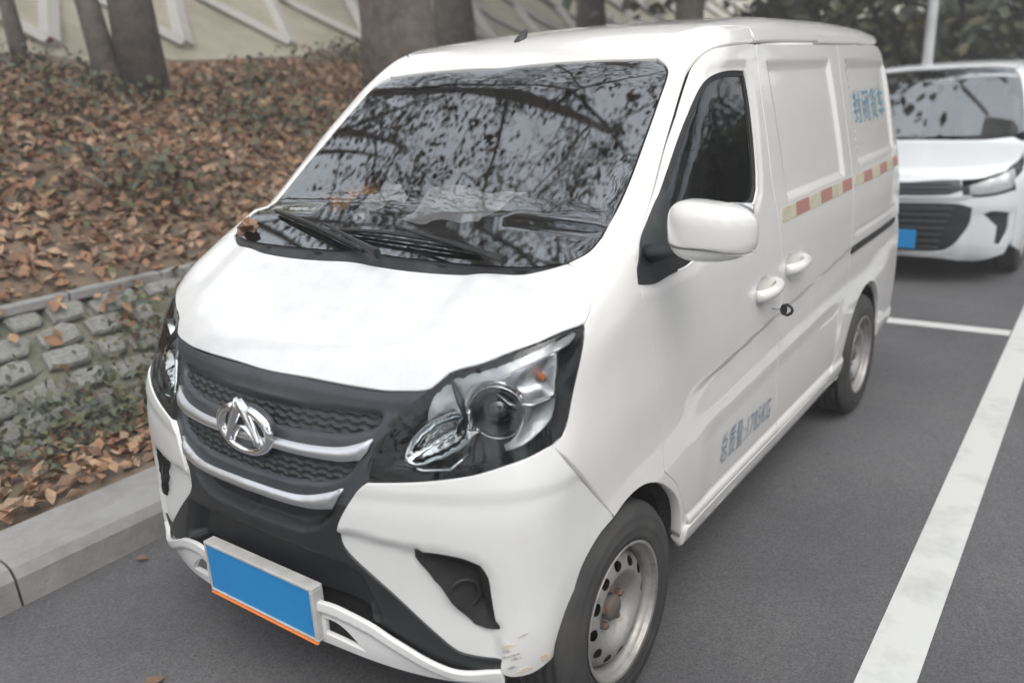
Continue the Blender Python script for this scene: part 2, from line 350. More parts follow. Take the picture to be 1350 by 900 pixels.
def panel(name, material, pl, poly, parent, off=0., thick=.02, holes=(), relief=None, h=.03, gap=.0035, lip=.0025, corner=33, ds=None, f=shell, hgap=0., analytic=False):
    ds = ds or min(h, .02)
    P = resample(poly, ds, corner)
    if area2(P) < 0: P = P[::-1]
    P = inset(P, gap); HS = []
    for H in holes:
        H = resample(H, ds, corner)
        if area2(H) > 0: H = H[::-1]
        HS.append(inset(H, hgap))
    lo, hi = P.min(0), P.max(0)
    gx, gy = np.meshgrid(np.arange(lo[0], hi[0], h), np.arange(lo[1], hi[1], h)); gx = gx+(np.arange(gx.shape[0]) % 2)[:, None]*h/2
    G = np.stack([gx.ravel(), gy.ravel()], 1)
    k = inside(P, G) & (bdist(P, G) > .45*h)
    for H in HS: k &= ~inside(H, G) & (bdist(H, G) > .45*h)
    G = G[k]; V = np.concatenate([P]+HS+[G]); E = []; s = 0
    for Q in [P]+HS: E += [(s+i, s+(i+1) % len(Q)) for i in range(len(Q))]; s += len(Q)
    r = delaunay_2d_cdt([Vector(v) for v in V], E, [], 0, 1e-7)
    V2 = np.array([tuple(v) for v in r[0]]); Fc = np.array([list(q) for q in r[2]])
    cen = V2[Fc].mean(1); ok = inside(P, cen)
    for H in HS: ok &= ~inside(H, cen)
    a = V2[Fc]; ar = (a[:, 1, 0]-a[:, 0, 0])*(a[:, 2, 1]-a[:, 0, 1])-(a[:, 2, 0]-a[:, 0, 0])*(a[:, 1, 1]-a[:, 0, 1])
    Fc = np.where((ar < 0)[:, None], Fc[:, ::-1], Fc)[ok & (np.abs(ar) > 1e-10)]
    used = np.unique(Fc); mp = -np.ones(len(V2), int); mp[used] = np.arange(len(used)); V2 = V2[used]; Fc = mp[Fc]
    S = onto(pl, V2, f); Nn = grad(S, f=f)
    o = np.full(len(V2), float(off))
    if relief is not None: o = o+relief(V2, S)
    S0 = S; S = S+Nn*o[:, None]
    if relief is not None and analytic:
        e = .0016; A_, B_ = PL[pl][1], PL[pl][2]
        ru = (relief(V2+(e, 0), S0)-relief(V2-(e, 0), S0))/(2*e); rv = (relief(V2+(0, e), S0)-relief(V2-(0, e), S0))/(2*e)
        g3 = ru[:, None]*A_+rv[:, None]*B_; g3 = g3-Nn*(g3*Nn).sum(1, keepdims=True)
        Nv = Nn-g3; Nv /= np.linalg.norm(Nv, axis=1, keepdims=True)+1e-12
    elif relief is not None:
        fn = np.cross(S[Fc[:, 1]]-S[Fc[:, 0]], S[Fc[:, 2]]-S[Fc[:, 0]]); Nv = np.zeros_like(S)
        for c in range(3): np.add.at(Nv, Fc[:, c], fn)
        Nv /= np.linalg.norm(Nv, axis=1, keepdims=True)+1e-12
    else: Nv = Nn
    verts = [S]; norms = [Nv]; faces = Fc.tolist()
    if thick > 0:
        ec = {}
        for t in Fc:
            for i in range(3): ec[(t[i], t[(i+1) % 3])] = 1
        be = [e for e in ec if (e[1], e[0]) not in ec]; bv = sorted({i for e in be for i in e}); ix = {v: i for i, v in enumerate(bv)}
        outw = np.zeros((len(bv), 3))
        for i, j in be:
            d = np.cross(S[j]-S[i], Nv[i]); d /= np.linalg.norm(d)+1e-12; outw[ix[i]] += d; outw[ix[j]] += d
        outw /= np.linalg.norm(outw, axis=1, keepdims=True)+1e-12
        b = S[bv]; nb = Nv[bv]; r1 = b+outw*lip-nb*lip; r2 = r1-nb*thick; n0 = len(S); m = len(bv)
        verts += [r1, r2]; norms += [outw*.8+nb*.6, outw]
        for i, j in be:
            p, q = ix[i], ix[j]
            faces += [[i, n0+p, n0+q, j], [n0+p, n0+m+p, n0+m+q, n0+q]]
    V3 = np.concatenate(verts); N3 = np.concatenate(norms); N3 /= np.linalg.norm(N3, axis=1, keepdims=True)+1e-12
    return build(name, V3, faces, material, parent, True, N3)
def smooth01(x): x = np.clip(x, 0, 1); return x*x*(3-2*x)
def poly_relief(poly, depth, soft):
    P = np.array(poly, float)
    def f(uv, S):
        d = bdist(P, uv); s = np.where(inside(P, uv), d, -d)
        return depth*smooth01(s/soft+.5)
    return f
def both(o, parent):
    return mirror(o, parent)
# measured outlines, metres, in the plane named first
POLY = {
 'hood': ('T', [(-0.008,0.167),(0.117,0.161),(0.241,0.161),(0.376,0.172),(0.505,0.194),(0.565,0.208),(0.615,0.234),(0.658,0.264),(0.705,0.256),(0.728,0.245),(0.748,0.224),(0.765,0.19),(0.766,0.163),(0.736,0.105),(0.693,0.045),(0.611,-0.021),(0.535,-0.062),(0.504,-0.095),(0.435,-0.118),(0.364,-0.134),(0.239,-0.15),(0.123,-0.158),(-0.017,-0.163)]),
 'glass': ('W', [(-0.065,1.777),(0.117,1.786),(0.311,1.795),(0.466,1.8),(0.542,1.796),(0.588,1.778),(0.614,1.739),(0.632,1.624),(0.651,1.454),(0.669,1.297),(0.675,1.187),(0.695,1.075),(0.689,1.012),(0.658,0.96),(0.571,0.93),(0.443,0.913),(0.248,0.905),(0.078,0.908),(-0.089,0.924)]),
 'grille': ('F', [(0.123,0.984),(0.239,0.983),(0.364,0.981),(0.435,0.986),(0.504,0.996),(0.472,0.966),(0.439,0.917),(0.413,0.863),(0.394,0.786),(0.383,0.774),(0.358,0.747),(0.326,0.695),(0.307,0.652),(0.309,0.612),(0.336,0.58),(0.45,0.491),(0.542,0.415),(0.596,0.372),(0.629,0.365),(0.696,0.364),(0.694,0.335),(0.634,0.327),(0.59,0.331),(0.555,0.341),(0.519,0.356),(0.483,0.374),(0.443,0.393),(0.389,0.419),(0.328,0.437),(0.268,0.447)]),
 'mesh_up': ('F', [(0.081,0.925),(0.171,0.929),(0.266,0.929),(0.343,0.93),(0.397,0.931),(0.397,0.916),(0.387,0.904),(0.346,0.887),(0.306,0.88),(0.239,0.879),(0.105,0.879)]),
 'mesh_lo': ('F', [(0.137,0.822),(0.208,0.818),(0.282,0.813),(0.331,0.818),(0.353,0.823),(0.343,0.804),(0.324,0.784),(0.271,0.767),(0.214,0.759),(0.144,0.767)]),
 'bar_up': ('F', [(0.109,0.846),(0.202,0.848),(0.273,0.848),(0.313,0.851),(0.353,0.863),(0.384,0.876),(0.378,0.851),(0.364,0.831),(0.319,0.823),(0.276,0.821),(0.207,0.823),(0.115,0.824)]),
 'bar_lo': ('F', [(0.027,0.724),(0.085,0.723),(0.145,0.721),(0.208,0.722),(0.261,0.736),(0.322,0.755),(0.312,0.733),(0.299,0.71),(0.214,0.696),(0.143,0.693),(0.082,0.695),(0.013,0.699)]),
 'intake': ('F', [(0.023,0.684),(0.142,0.68),(0.213,0.684),(0.283,0.697),(0.267,0.67),(0.237,0.65),(0.195,0.633),(0.134,0.629),(0.016,0.642)]),
 'bump': ('C', [(0.102,0.752),(0.077,0.725),(0.044,0.674),(0.027,0.631),(0.028,0.591),(0.049,0.559),(0.147,0.466),(0.227,0.387),(0.277,0.344),(0.309,0.336),(0.377,0.334),(0.377,0.295),(0.177,1.535),(0.177,1.535),(0.177,1.535),(0.177,1.535),(0.511,0.3),(0.539,0.375),(0.57,0.443),(0.602,0.508),(0.658,0.559),(0.711,0.579),(0.532,0.845),(0.481,0.831),(0.419,0.817),(0.344,0.795),(0.244,0.777),(0.114,0.762)]),
 'fog': ('C', [(0.206,0.605),(0.253,0.605),(0.311,0.597),(0.346,0.583),(0.362,0.554),(0.367,0.499),(0.372,0.44),(0.374,0.422),(0.349,0.424),(0.329,0.432),(0.309,0.452),(0.286,0.483),(0.24,0.546),(0.207,0.591)]),
 'bumpstep': ('C', [(0.013,0.625),(0.057,0.627),(0.127,0.619),(0.206,0.605),(0.207,0.591),(0.24,0.546),(0.286,0.483),(0.329,0.432),(0.374,0.422),(0.38,0.332),(0.276,0.331),(0.146,0.45),(0.015,0.578)]),
 'lip': ('F', [(0.268,0.447),(0.328,0.437),(0.389,0.419),(0.443,0.393),(0.483,0.374),(0.519,0.356),(0.555,0.341),(0.59,0.331),(0.634,0.327),(0.694,0.335),(0.694,0.326),(0.262,0.326),(0.219,0.335)]),
 'lipopen': ('F', [(0.265,0.404),(0.288,0.406),(0.314,0.397),(0.339,0.378),(0.362,0.351),(0.387,0.319),(0.334,0.343),(0.27,0.364)]),
 'hl': ('C', [(0.281,0.973),(0.325,1.006),(0.407,1.03),(0.511,1.062),(0.585,1.08),(0.648,1.091),(0.642,1.064),(0.623,1.007),(0.599,0.943),(0.577,0.88),(0.562,0.858),(0.532,0.845),(0.481,0.831),(0.419,0.817),(0.344,0.795),(0.244,0.777),(0.114,0.762),(0.14,0.826),(0.181,0.886),(0.23,0.94)]),
 'hlrefl': ('C', [(0.195,0.818),(0.207,0.848),(0.231,0.878),(0.267,0.908),(0.311,0.926),(0.351,0.935),(0.342,0.887),(0.364,0.888),(0.319,0.854),(0.284,0.835),(0.223,0.812)]),
 'hlturn': ('C', [(0.41,0.998),(0.488,1.023),(0.575,1.043),(0.565,0.984),(0.559,0.951),(0.495,0.942),(0.426,0.936),(0.41,0.967)]),
 'fender': ('Q', [(0.258,0.479),(0.292,0.49),(0.31,0.511),(0.341,0.573),(0.372,0.635),(0.398,0.69),(0.409,0.718),(0.434,0.742),(0.46,0.79),(0.473,0.823),(0.476,0.849),(0.468,0.881),(0.525,0.894),(0.581,0.925),(0.603,0.914),(0.612,0.89),(0.623,0.842),(0.609,0.782),(0.625,0.735),(0.644,0.684),(0.665,0.576),(0.68,0.506),(0.698,0.425),(0.728,0.293),(0.77,0.265),(0.811,0.232),(0.84,0.191),(0.877,0.135),(0.9,0.094),(0.867,0.06),(0.851,0.132),(0.826,0.184),(0.773,0.232),(0.712,0.266),(0.639,0.286),(0.58,0.286),(0.524,0.273),(0.471,0.248)]),
 'pillar': ('P', [(0.642,0.719),(0.73,0.795),(0.805,0.874),(0.908,0.995),(1.018,1.126),(1.091,1.216),(1.107,1.257),(1.111,1.3),(1.17,1.346),(1.229,1.384),(1.333,1.369),(1.554,1.423),(1.534,1.357),(1.285,1.278),(1.229,1.259),(1.173,1.23),(1.124,1.19),(0.952,0.973),(0.83,0.808),(0.693,0.632),(0.678,0.68),(0.667,0.706)]),
 'roof': ('T', [(-0.065,0.926),(0.117,0.934),(0.311,0.946),(0.466,0.955),(0.539,0.962),(0.552,0.966),(0.556,1.03),(0.561,1.093),(0.642,1.17),(0.668,1.403),(0.697,1.389),(0.698,2.084),(0.691,3.229)]),
 'door': ('S', [(1.371,1.74),(1.091,1.728),(1.034,1.716),(0.976,1.691),(0.927,1.661),(0.713,1.487),(0.561,1.352),(0.385,1.223),(0.364,1.168),(0.377,1.118),(0.396,1.06),(0.417,0.939),(0.432,0.859),(0.453,0.765),(0.486,0.611),(0.531,0.573),(0.575,0.529),(0.607,0.477),(0.648,0.406),(0.675,0.353),(1.005,0.356),(1.478,0.353),(1.443,0.451),(1.424,0.578),(1.404,0.71),(1.347,0.829),(1.383,0.875),(1.386,0.969),(1.366,1.092),(1.353,1.184),(1.332,1.3),(1.344,1.434),(1.354,1.59),(1.386,1.733)]),
 'window': ('S', [(0.945,1.631),(1.002,1.65),(1.08,1.659),(1.172,1.662),(1.259,1.659),(1.27,1.628),(1.262,1.5),(1.235,1.359),(1.214,1.29),(1.166,1.253),(1.085,1.246),(0.665,1.161),(0.524,1.16),(0.442,1.155),(0.359,1.171),(0.359,1.187),(0.438,1.246),(0.572,1.347),(0.655,1.416),(0.781,1.52),(0.872,1.587)]),
 'sail': ('S', [(0.572,1.347),(0.611,1.37),(0.611,1.342),(0.572,1.273),(0.568,1.16),(0.524,1.16),(0.442,1.155),(0.359,1.171),(0.359,1.187),(0.438,1.246)]),
 'slide': ('S', [(1.412,1.74),(1.891,1.741),(2.392,1.741),(2.374,1.677),(2.339,1.493),(2.309,1.309),(2.298,1.222),(2.283,0.894),(2.351,0.64),(2.361,0.548),(2.315,0.507),(2.26,0.443),(2.195,0.391),(2.065,0.379),(1.797,0.39),(1.502,0.357)]),
}
# ================================================================== the setting
def grid(name, x0, x1, y0, y1, nx, ny, zf, material, parent=None):
    xs = np.linspace(x0, x1, nx+1); ys = np.linspace(y0, y1, ny+1); X, Y = np.meshgrid(xs, ys); Z = zf(X, Y)
    v = np.stack([X.ravel(), Y.ravel(), Z.ravel()], 1); n = nx+1
    f = [(j*n+i, j*n+i+1, (j+1)*n+i+1, (j+1)*n+i) for j in range(ny) for i in range(nx)]
    return build(name, v, f, material, parent, True)
KF = -1.20                                   # kerb face
tag(build("car_park", [(-1.35, -90, 0), (120, -90, 0), (120, 130, 0), (-1.35, 130, 0)], [(0, 1, 2, 3)], M['asphalt'], None, False), kind='structure')
pm = MB(); pm.add([(1.305, -8, .004), (1.455, -8, .004), (1.43, 20, .004), (1.295, 20, .004)], [(0, 1, 2, 3)])
tag(pm.build("painted_line", M['line']), kind='structure')
for y in (4.335, 10.6, -1.9-1.6):
    q = MB(); q.add([(-1.15, y, .004), (1.292, y, .004), (1.292, y+.125, .004), (-1.15, y+.125, .004)], [(0, 1, 2, 3)]); tag(q.build("painted_line", M['line']), kind='structure')
kerb = tag(empty("kerb"), kind='structure')
y = -7.3
rk = random.Random(3)
while y < 22:
    L = .98; m = MB(); xo = KF+rk.uniform(-.006, .006); zt = .150+rk.uniform(-.004, .004)
    pr_ = [(xo, -.05), (xo-.010, zt-.045), (xo-.035, zt-.010), (xo-.07, zt), (xo-.33, zt+.004), (xo-.33, -.05)]
    vs = [(x, yy, z) for yy in (y+.005, y+L-.005) for x, z in pr_]; n = len(pr_)
    m.add(vs, [(i, i+1, n+i+1, n+i) for i in range(n-1)]+[tuple(range(n))[::-1], tuple(n+i for i in range(n))])
    m.build("kerb_stone", M['kerb'], kerb); y += L
# the bank: verge behind the kerb, stone-faced wall, leaf covered slope, upper slope
def hash2(X, Y, s):
    return (np.sin(X*1.7*s+Y*.9*s+s)+np.sin(X*.8*s-Y*1.9*s+2.1*s)+np.sin(X*2.9*s+Y*2.3*s+.7)*.5)/2.5
BZ = interp([(-60, 20), (-25, 13), (-14, 7.2), (-9.5, 3.9), (-7.6, 2.45), (-6.8, 2.05), (-6.0, 1.98), (-5, 1.72), (-4, 1.34), (-3.2, .98), (-2.78, .78), (-2.70, .72)])
def bank_z(X, Y):
    sm = np.clip((-2.7-X)/.5, 0, 1)
    return BZ(np.minimum(X, -2.70))+sm*(.05*hash2(X, Y, 1.1)+.03*hash2(X, Y, 3.3))
tag(grid("verge", -2.25, KF-.31, -12, 24, 6, 120, lambda X, Y: .135+.02*hash2(X, Y, 4)+0*X, M['soil']), kind='structure')
tag(grid("leafy_bank", -7.2, -2.70, -14, 40, 40, 240, bank_z, M['soil']), kind='structure')
tag(grid("upper_slope", -60, -7.1, -90, 130, 40, 160, bank_z, M['grass']), kind='structure')
# stone wall: sloping face of fitted stones
wall = tag(empty("stone_wall"), "low sloping wall of grey stones and moss at the foot of the leafy bank", "wall")
WX0, WZ0, WX1, WZ1 = -2.12, .10, -2.72, .70
tag(build("mortar_bed", [(WX0-.03, -9, WZ0), (WX1-.03, -9, WZ1), (WX1-.03, 20, WZ1), (WX0-.03, 20, WZ0)], [(0, 1, 2, 3)], M['mortar'], wall, False), kind='stuff')
sm_ = []
for k in range(7):
    r_ = np.random.default_rng(40+k); n = 7+k % 3; a = np.sort(np.linspace(0, 2*math.pi, n, endpoint=False)+r_.uniform(-.25, .25, n))
    rx, ry = .5*(1+r_.uniform(-.10, .08, n)), .5*(1+r_.uniform(-.10, .08, n)); sq = lambda c: np.sign(c)*np.abs(c)**.62
    o0 = np.stack([rx*sq(np.cos(a)), ry*sq(np.sin(a)), np.zeros(n)-.2], 1); o1 = o0*(.97, .97, 0)+(0, 0, .10); o2 = o0*(.80, .80, 0)+np.stack([np.zeros(n), np.zeros(n), .30+r_.uniform(-.06, .06, n)], 1)
    v = np.concatenate([o0, o1, o2, [(0, 0, .36)]]); f = [(i*n+j, i*n+(j+1) % n, (i+1)*n+(j+1) % n, (i+1)*n+j) for i in range(2) for j in range(n)]+[(2*n+j, 2*n+(j+1) % n, 3*n) for j in range(n)]
    me = bpy.data.meshes.new("stone"); me.from_pydata(v.tolist(), [], f); me.materials.append(M['stone']); sm_.append(me)
sl_ = math.hypot(WX1-WX0, WZ1-WZ0); ux = Vector((0, 1, 0)); uy = Vector(((WX1-WX0)/sl_, 0, (WZ1-WZ0)/sl_)); un = Vector((.707, 0, .707))
r_ = random.Random(11); ns = 0; rows = 6
for j in range(rows):
    y = -3.2+r_.uniform(0, .2)
    while y < 6 and ns < 292:
        if r_.random() < .10: y += r_.uniform(.10, .2); continue
        w_ = r_.uniform(.11, .30); h_ = sl_/rows; o = link("stone", r_.choice(sm_), wall); ns += 1
        c = Vector((WX0, y+w_/2, WZ0))+uy*(h_*(j+.5)+r_.uniform(-.012, .012))
        B = Matrix((ux*w_*.95, uy*h_*.95*r_.uniform(.9, 1.06), un*.075*r_.uniform(.7, 1.3))).transposed().to_4x4()
        o.matrix_world = Matrix.Translation(c) @ B @ Matrix.Rotation(r_.uniform(-.06, .06), 4, 'Z'); y += w_+r_.uniform(.005, .02)
cop = MB()
# coping: pale edging stones on the wall head
r_ = random.Random(5); y = -3.2
while y < 8:
    L = r_.uniform(.45, .6); m = MB(); m.box((WX1-.02, y+L/2, WZ1+.015+r_.uniform(-.004, .004)), (.14, L-.012, .055), bev=.008); m.build("coping_stone", M['kerb'], wall); y += L
# leaf shapes: one mesh of many small leaves
def leaf_cloud(name, C, Nrm, size, material, parent=None, aspect=.62, seed=0, curl=.25, mats=None, smooth=False):
    """one folded leaf (two quads + tip) at each centre, facing about the given normals"""
    r_ = np.random.default_rng(seed); n = len(C); C = np.asarray(C, float); N = np.asarray(Nrm, float); N = N/np.linalg.norm(N, axis=1, keepdims=True)
    t = r_.normal(size=(n, 3)); t -= N*(t*N).sum(1, keepdims=True); t /= np.linalg.norm(t, axis=1, keepdims=True); b = np.cross(N, t); s = np.broadcast_to(np.asarray(size, float), (n,))[:, None]
    L, Wd = s*.5, s*.5*aspect; k = N*s*curl*r_.uniform(.3, 1.2, (n, 1))
    V = np.stack([C-t*L, C+b*Wd+k*.8-t*L*.15, C+b*Wd*.55+t*L*.6+k*.5, C+t*L*1.05+k*.3, C-b*Wd*.55+t*L*.6+k*.5, C-b*Wd+k*.8-t*L*.15, C+t*L*.25], 1).reshape(-1, 3)
    base = np.arange(n)[:, None]*7
    F1 = base+np.array([0, 1, 2, 6]); F2 = base+np.array([0, 6, 4, 5]); F3 = base+np.array([6, 2, 3, 4])
    me = bpy.data.meshes.new(name); me.vertices.add(len(V)); me.vertices.foreach_set('co', V.ravel())
    F = np.concatenate([F1, F2, F3]); me.loops.add(F.size); me.polygons.add(len(F)); me.loops.foreach_set('vertex_index', F.ravel().astype(np.int32))
    me.polygons.foreach_set('loop_start', np.arange(0, F.size, 4, dtype=np.int32)); me.polygons.foreach_set('loop_total', np.full(len(F), 4, np.int32))
    ms = mats or [material]
    for q in ms: me.materials.append(q)
    if len(ms) > 1:
        mi = r_.integers(0, len(ms), n); me.polygons.foreach_set('material_index', np.concatenate([mi]*3).astype(np.int32))
    me.update(calc_edges=True)
    return link(name, me, parent)
dry = [M['leaf%d' % i] for i in range(6)]
def scatter_bank(n, y0, y1, x0, x1, seed):
    r_ = np.random.default_rng(seed); X = r_.uniform(x0, x1, n); Y = r_.uniform(y0, y1, n); Z = bank_z(X, Y)+r_.uniform(.0, .05, n)
    return np.stack([X, Y, Z], 1), r_.normal(size=(n, 3))*.55+np.array((.25, 0, .9))
C_, N_ = scatter_bank(30000, -5, 10, -6.3, -2.72, 1)
tag(leaf_cloud("leaf_litter", C_, N_, RNG.uniform(.04, .10, len(C_)), None, seed=2, mats=dry), kind='stuff')
r_ = np.random.default_rng(4); n = 5200; X = r_.uniform(-2.3, -1.56, n); Y = r_.uniform(-5, 8, n)
k = r_.random(n) < (X+2.5)/1.0*.2+.75; X, Y = X[k], Y[k]; n = len(X)
tag(leaf_cloud("leaf_litter", np.stack([X, Y, .15+r_.uniform(0, .05, n)], 1), r_.normal(size=(n, 3))*.5+(0, 0, 1), r_.uniform(.04, .095, n), None, seed=5, mats=dry), kind='stuff')
n = 450; Y = r_.uniform(-4, 8, n); S_ = r_.uniform(0, 1, n)
tag(leaf_cloud("leaf_litter", np.stack([WX0+(WX1-WX0)*S_+.04, Y, WZ0+(WZ1-WZ0)*S_+.04], 1), r_.normal(size=(n, 3))*.4+(.7, 0, .7), r_.uniform(.05, .11, n), None, seed=6, mats=dry), kind='stuff')
# low greenery on the verge and climbing the wall
n = 13000; cy = r_.uniform(-4, 7, 60); cx = r_.uniform(0, 1, 60); ci = r_.integers(0, 60, n)
Y = cy[ci]+r_.normal(0, .22, n); S_ = np.clip(cx[ci]*.95-.12+r_.normal(0, .13, n), -.35, .95); Xw = WX0+(WX1-WX0)*S_; Zw = np.where(S_ > 0, WZ0+(WZ1-WZ0)*S_, WZ0)
tag(leaf_cloud("ground_cover", np.stack([Xw+.05+r_.uniform(0, .10, n), Y, Zw+.05+np.abs(r_.normal(0, .06, n))], 1), r_.normal(size=(n, 3))*.7+(.6, 0, .7), r_.uniform(.025, .06, n), None, seed=8, mats=[M['green0'], M['green1'], M['green2']]), kind='stuff')
# fallen leaves on the asphalt: few, each on its own
for k, (x, y, s, c) in enumerate([(-.93, .16, .06, 1), (-.42, -.42, .07, 5), (-1.10, -.05, .05, 5), (-.75, -.85, .05, 2)]):
    o = leaf_cloud("fallen_leaf", [(0, 0, 0)], [(0.1, 0, 1)], [s], dry[c], seed=20+k); o.location = (x, y, .012)
    tag(o, ["tan fallen leaf on the asphalt close to the kerb under the van's nose", "dark fallen leaf on open asphalt in front of the number plate", "dark fallen leaf against the foot of the kerb", "brown fallen leaf on the asphalt in front of the van"][k], "leaf", "fallen leaves on the asphalt")
n = 5200; cx = r_.uniform(-6.4, -3.0, 26); cy = r_.uniform(-1, 7, 26); ci = r_.integers(0, 26, n); X = np.minimum(cx[ci]+r_.normal(0, .22, n), -2.75); Y = cy[ci]+r_.normal(0, .28, n)
tag(leaf_cloud("ground_cover", np.stack([X, Y, bank_z(X, Y)+np.abs(r_.normal(0, .11, n))+.03], 1), r_.normal(size=(n, 3))*.7+(.4, 0, .7), r_.uniform(.04, .09, n), None, seed=9, mats=[M['green1'], M['green2'], M['leaf5']]), kind='stuff')
# upper slope lattice: pale concrete beams in a diamond pattern
lat = tag(empty("slope_lattice"), "pale diagonal concrete lattice on the grassy upper slope behind the trees", "lattice")
def beam(a, b):
    n = 10; m = MB(); P = [np.array(a)+(np.array(b)-np.array(a))*t for t in np.linspace(0, 1, n)]
    for q in P: q[2] = float(bank_z(np.array(q[0]), np.array(q[1])))+.06
    m.tube(P, .105, 4, flat=.7); m.build("lattice_beam", M['concrete'], lat)
for k in range(-7, 22):
    y0 = k*1.55
    beam((-7.3, y0, 0), (-15.5, y0+5.0, 0)); beam((-7.3, y0, 0), (-15.5, y0-5.0, 0))
# ------------------------------------------------------------------ trees
def tree(name, base, H, r0, lean, seed, label, nleaf, leafm, spread=3.0, crown0=.35, leafsize=(.06, .11), bark='bark', group=None, fork=None, dens=1., levels=3, cat="tree", twist=0., clump=.30):
    R = random.Random(seed); NR = np.random.default_rng(seed); t = tag(empty(name, base), label, cat, group)
    tr = MB(); tips = []
    tp_ = [np.array((lean[0]*s_**1.3+.06*math.sin(5*s_+seed), lean[1]*s_**1.3+.05*math.cos(4*s_+seed), H*s_-.25*(s_ == 0))) for s_ in np.linspace(0, 1, 9)]
    tr.tube(tp_, [r0*(1.25 if i == 0 else 1-.75*(i/8)) for i in range(9)], 12)
    def limb(p, d, L, r, lv):
        k = 6; pts = [p]; dd = d.copy()
        for i in range(k):
            dd = dd+NR.normal(0, .16, 3)+np.array((0, 0, .05 if lv < 2 else -.03)); dd /= np.linalg.norm(dd); pts.append(pts[-1]+dd*L/k)
        tr.tube(pts, np.linspace(r, r*.3, k+1)*(1 if lv < 2 else .7), 6 if lv < 2 else 4, cap=False)
        if lv >= levels: tips.extend(pts[2:]); return
        for i in range(2, k+1):
            for _ in range(2 if lv < 2 and i % 2 == 0 else 1):
                a = NR.normal(size=3); a -= dd*(a@dd)*.7; a /= np.linalg.norm(a); e = dd*.55+a*.85; e /= np.linalg.norm(e)
                limb(pts[i], e, L*R.uniform(.42, .62), max(r*.42, .006), lv+1)
    nb = fork or 5
    for i in range(nb):
        s_ = crown0+(1-crown0)*(i+.5)/nb; j = min(7, int(s_*8)); p = tp_[j]+(tp_[j+1]-tp_[j])*(s_*8-j)
        a = twist+2.4*i+R.uniform(-.4, .4); e = np.array((math.cos(a), math.sin(a), R.uniform(.15, .7))); e /= np.linalg.norm(e)
        limb(p, e, spread*(1.05-.5*(s_-crown0))*R.uniform(.8, 1.1), min(.038, r0*.36*(1.1-.6*s_)), 1)
    tr.build("trunk", M[bark], t, True)
    tips = np.array(tips); ci = NR.integers(0, len(tips), nleaf); C = tips[ci]+NR.normal(0, clump, (nleaf, 3))*NR.random((nleaf, 1))
    leaf_cloud("crown", C, NR.normal(size=(nleaf, 3))+(0, 0, .6), NR.uniform(*leafsize, nleaf), None, t, seed=seed, mats=leafm, aspect=.7)
    return t
bz = lambda x, y: float(bank_z(np.array(float(x)), np.array(float(y))))
gr_ = [M['green0'], M['green1'], M['green2']]; au = [M['green1'], M['green2'], M['leaf2'], M['leaf5']]
tree("bank_tree", (-4.0, 4.75, bz(-4.0, 4.75)), 7.4, .38, (1.3, -1.4), 21, "thick grey tree trunk on the leafy bank directly behind the van's windscreen corner", 7500, au, spread=4.0, crown0=.34, leafsize=(.045, .085), clump=.22)
tree("bank_tree", (-5.2, 2.75, bz(-5.2, 2.75)), 7.8, .175, (2.4, -1.0), 33, "dark tree trunk with a leaning twin stem on the leafy bank left of the van", 7500, au, spread=4.0, crown0=.36, leafsize=(.045, .085), clump=.22)
tree("bank_tree", (-5.2, 2.55, bz(-5.2, 2.55)), 5.5, .10, (-1.0, -.7), 34, "slim stem leaning away from the dark tree trunk on the leafy bank", 1200, au, spread=1.8, crown0=.5, levels=2)
tree("bank_tree", (-6.2, 2.35, bz(-6.2, 2.35)), 5.0, .07, (-.3, -.5), 35, "thin young tree at the top of the leafy bank near the picture's left edge", 1500, au, spread=1.6, crown0=.45, levels=2)
tree("bank_tree", (-3.2, -.9, bz(-3.2, -.9)), 7.0, .20, (1.8, .4), 37, "grey tree on the bank in front of the van, overhanging its bonnet", 1800, au, spread=3.6, crown0=.42, leafsize=(.06, .11))
far = [(-6.3, 8.3, 8, .30, 'bark'), (-3.3, 9.5, 7, .22, 'bark'), (-6.8, 13, 9, .28, 'bark2'), (-2.2, 13.5, 8, .22, 'bark'), (.2, 15.5, 8, .24, 'bark'), (2.6, 16.5, 8.5, .24, 'bark2'), (-4.6, 17, 9, .28, 'bark'), (5.5, 18, 9, .25, 'bark')]
fl_ = ["dark broad tree on the bank beyond the van's roof aerial", "leafy tree beyond the middle of the van's roof", "pale barked tall tree deep in the bank wood", "green tree behind the rear part of the van's roof", "dense tree above the hedge between the van and the lamp post",
       "pale barked tree behind the white car's roof", "tall tree in the rear of the wood behind the van's roof", "big dense tree at the far right beyond the white car"]
for k, (x, y, h, r0, bk) in enumerate(far):
    tree("background_tree", (x, y, bz(x, y) if x < -2.7 else 0), h, r0, (.4*math.sin(k), .3), 50+k, fl_[k], 9000, gr_ if k % 2 else [M['green1'], M['green2'], M['green0'], M['leaf3']], spread=3.0, crown0=.16, leafsize=(.13, .26), bark=bk, group="trees behind the van", levels=3, clump=.6)
# unseen trees, added to darken and vary the reflections on the van
for k, (x, y) in enumerate([(11, -2), (12.5, 4.5), (11.5, 11), (8, -10), (0, -13)]):
    tree("reflection_tree", (x, y, 0), 7.5+k % 2, .2, (.2, .3), 80+k, ["leafy tree at the car park's edge nearest the van's side door", "unseen leafy tree, added for reflections, level with the white car", "unseen leafy tree, added for reflections, far beyond the white car", "unseen leafy tree, added for reflections, behind the photographer on the painted line's side", "unseen leafy tree, added for reflections, straight behind the photographer"][k], 5000, gr_, spread=3.2, crown0=.22, leafsize=(.2, .34), group="unseen trees added for reflections", levels=2, clump=.9)
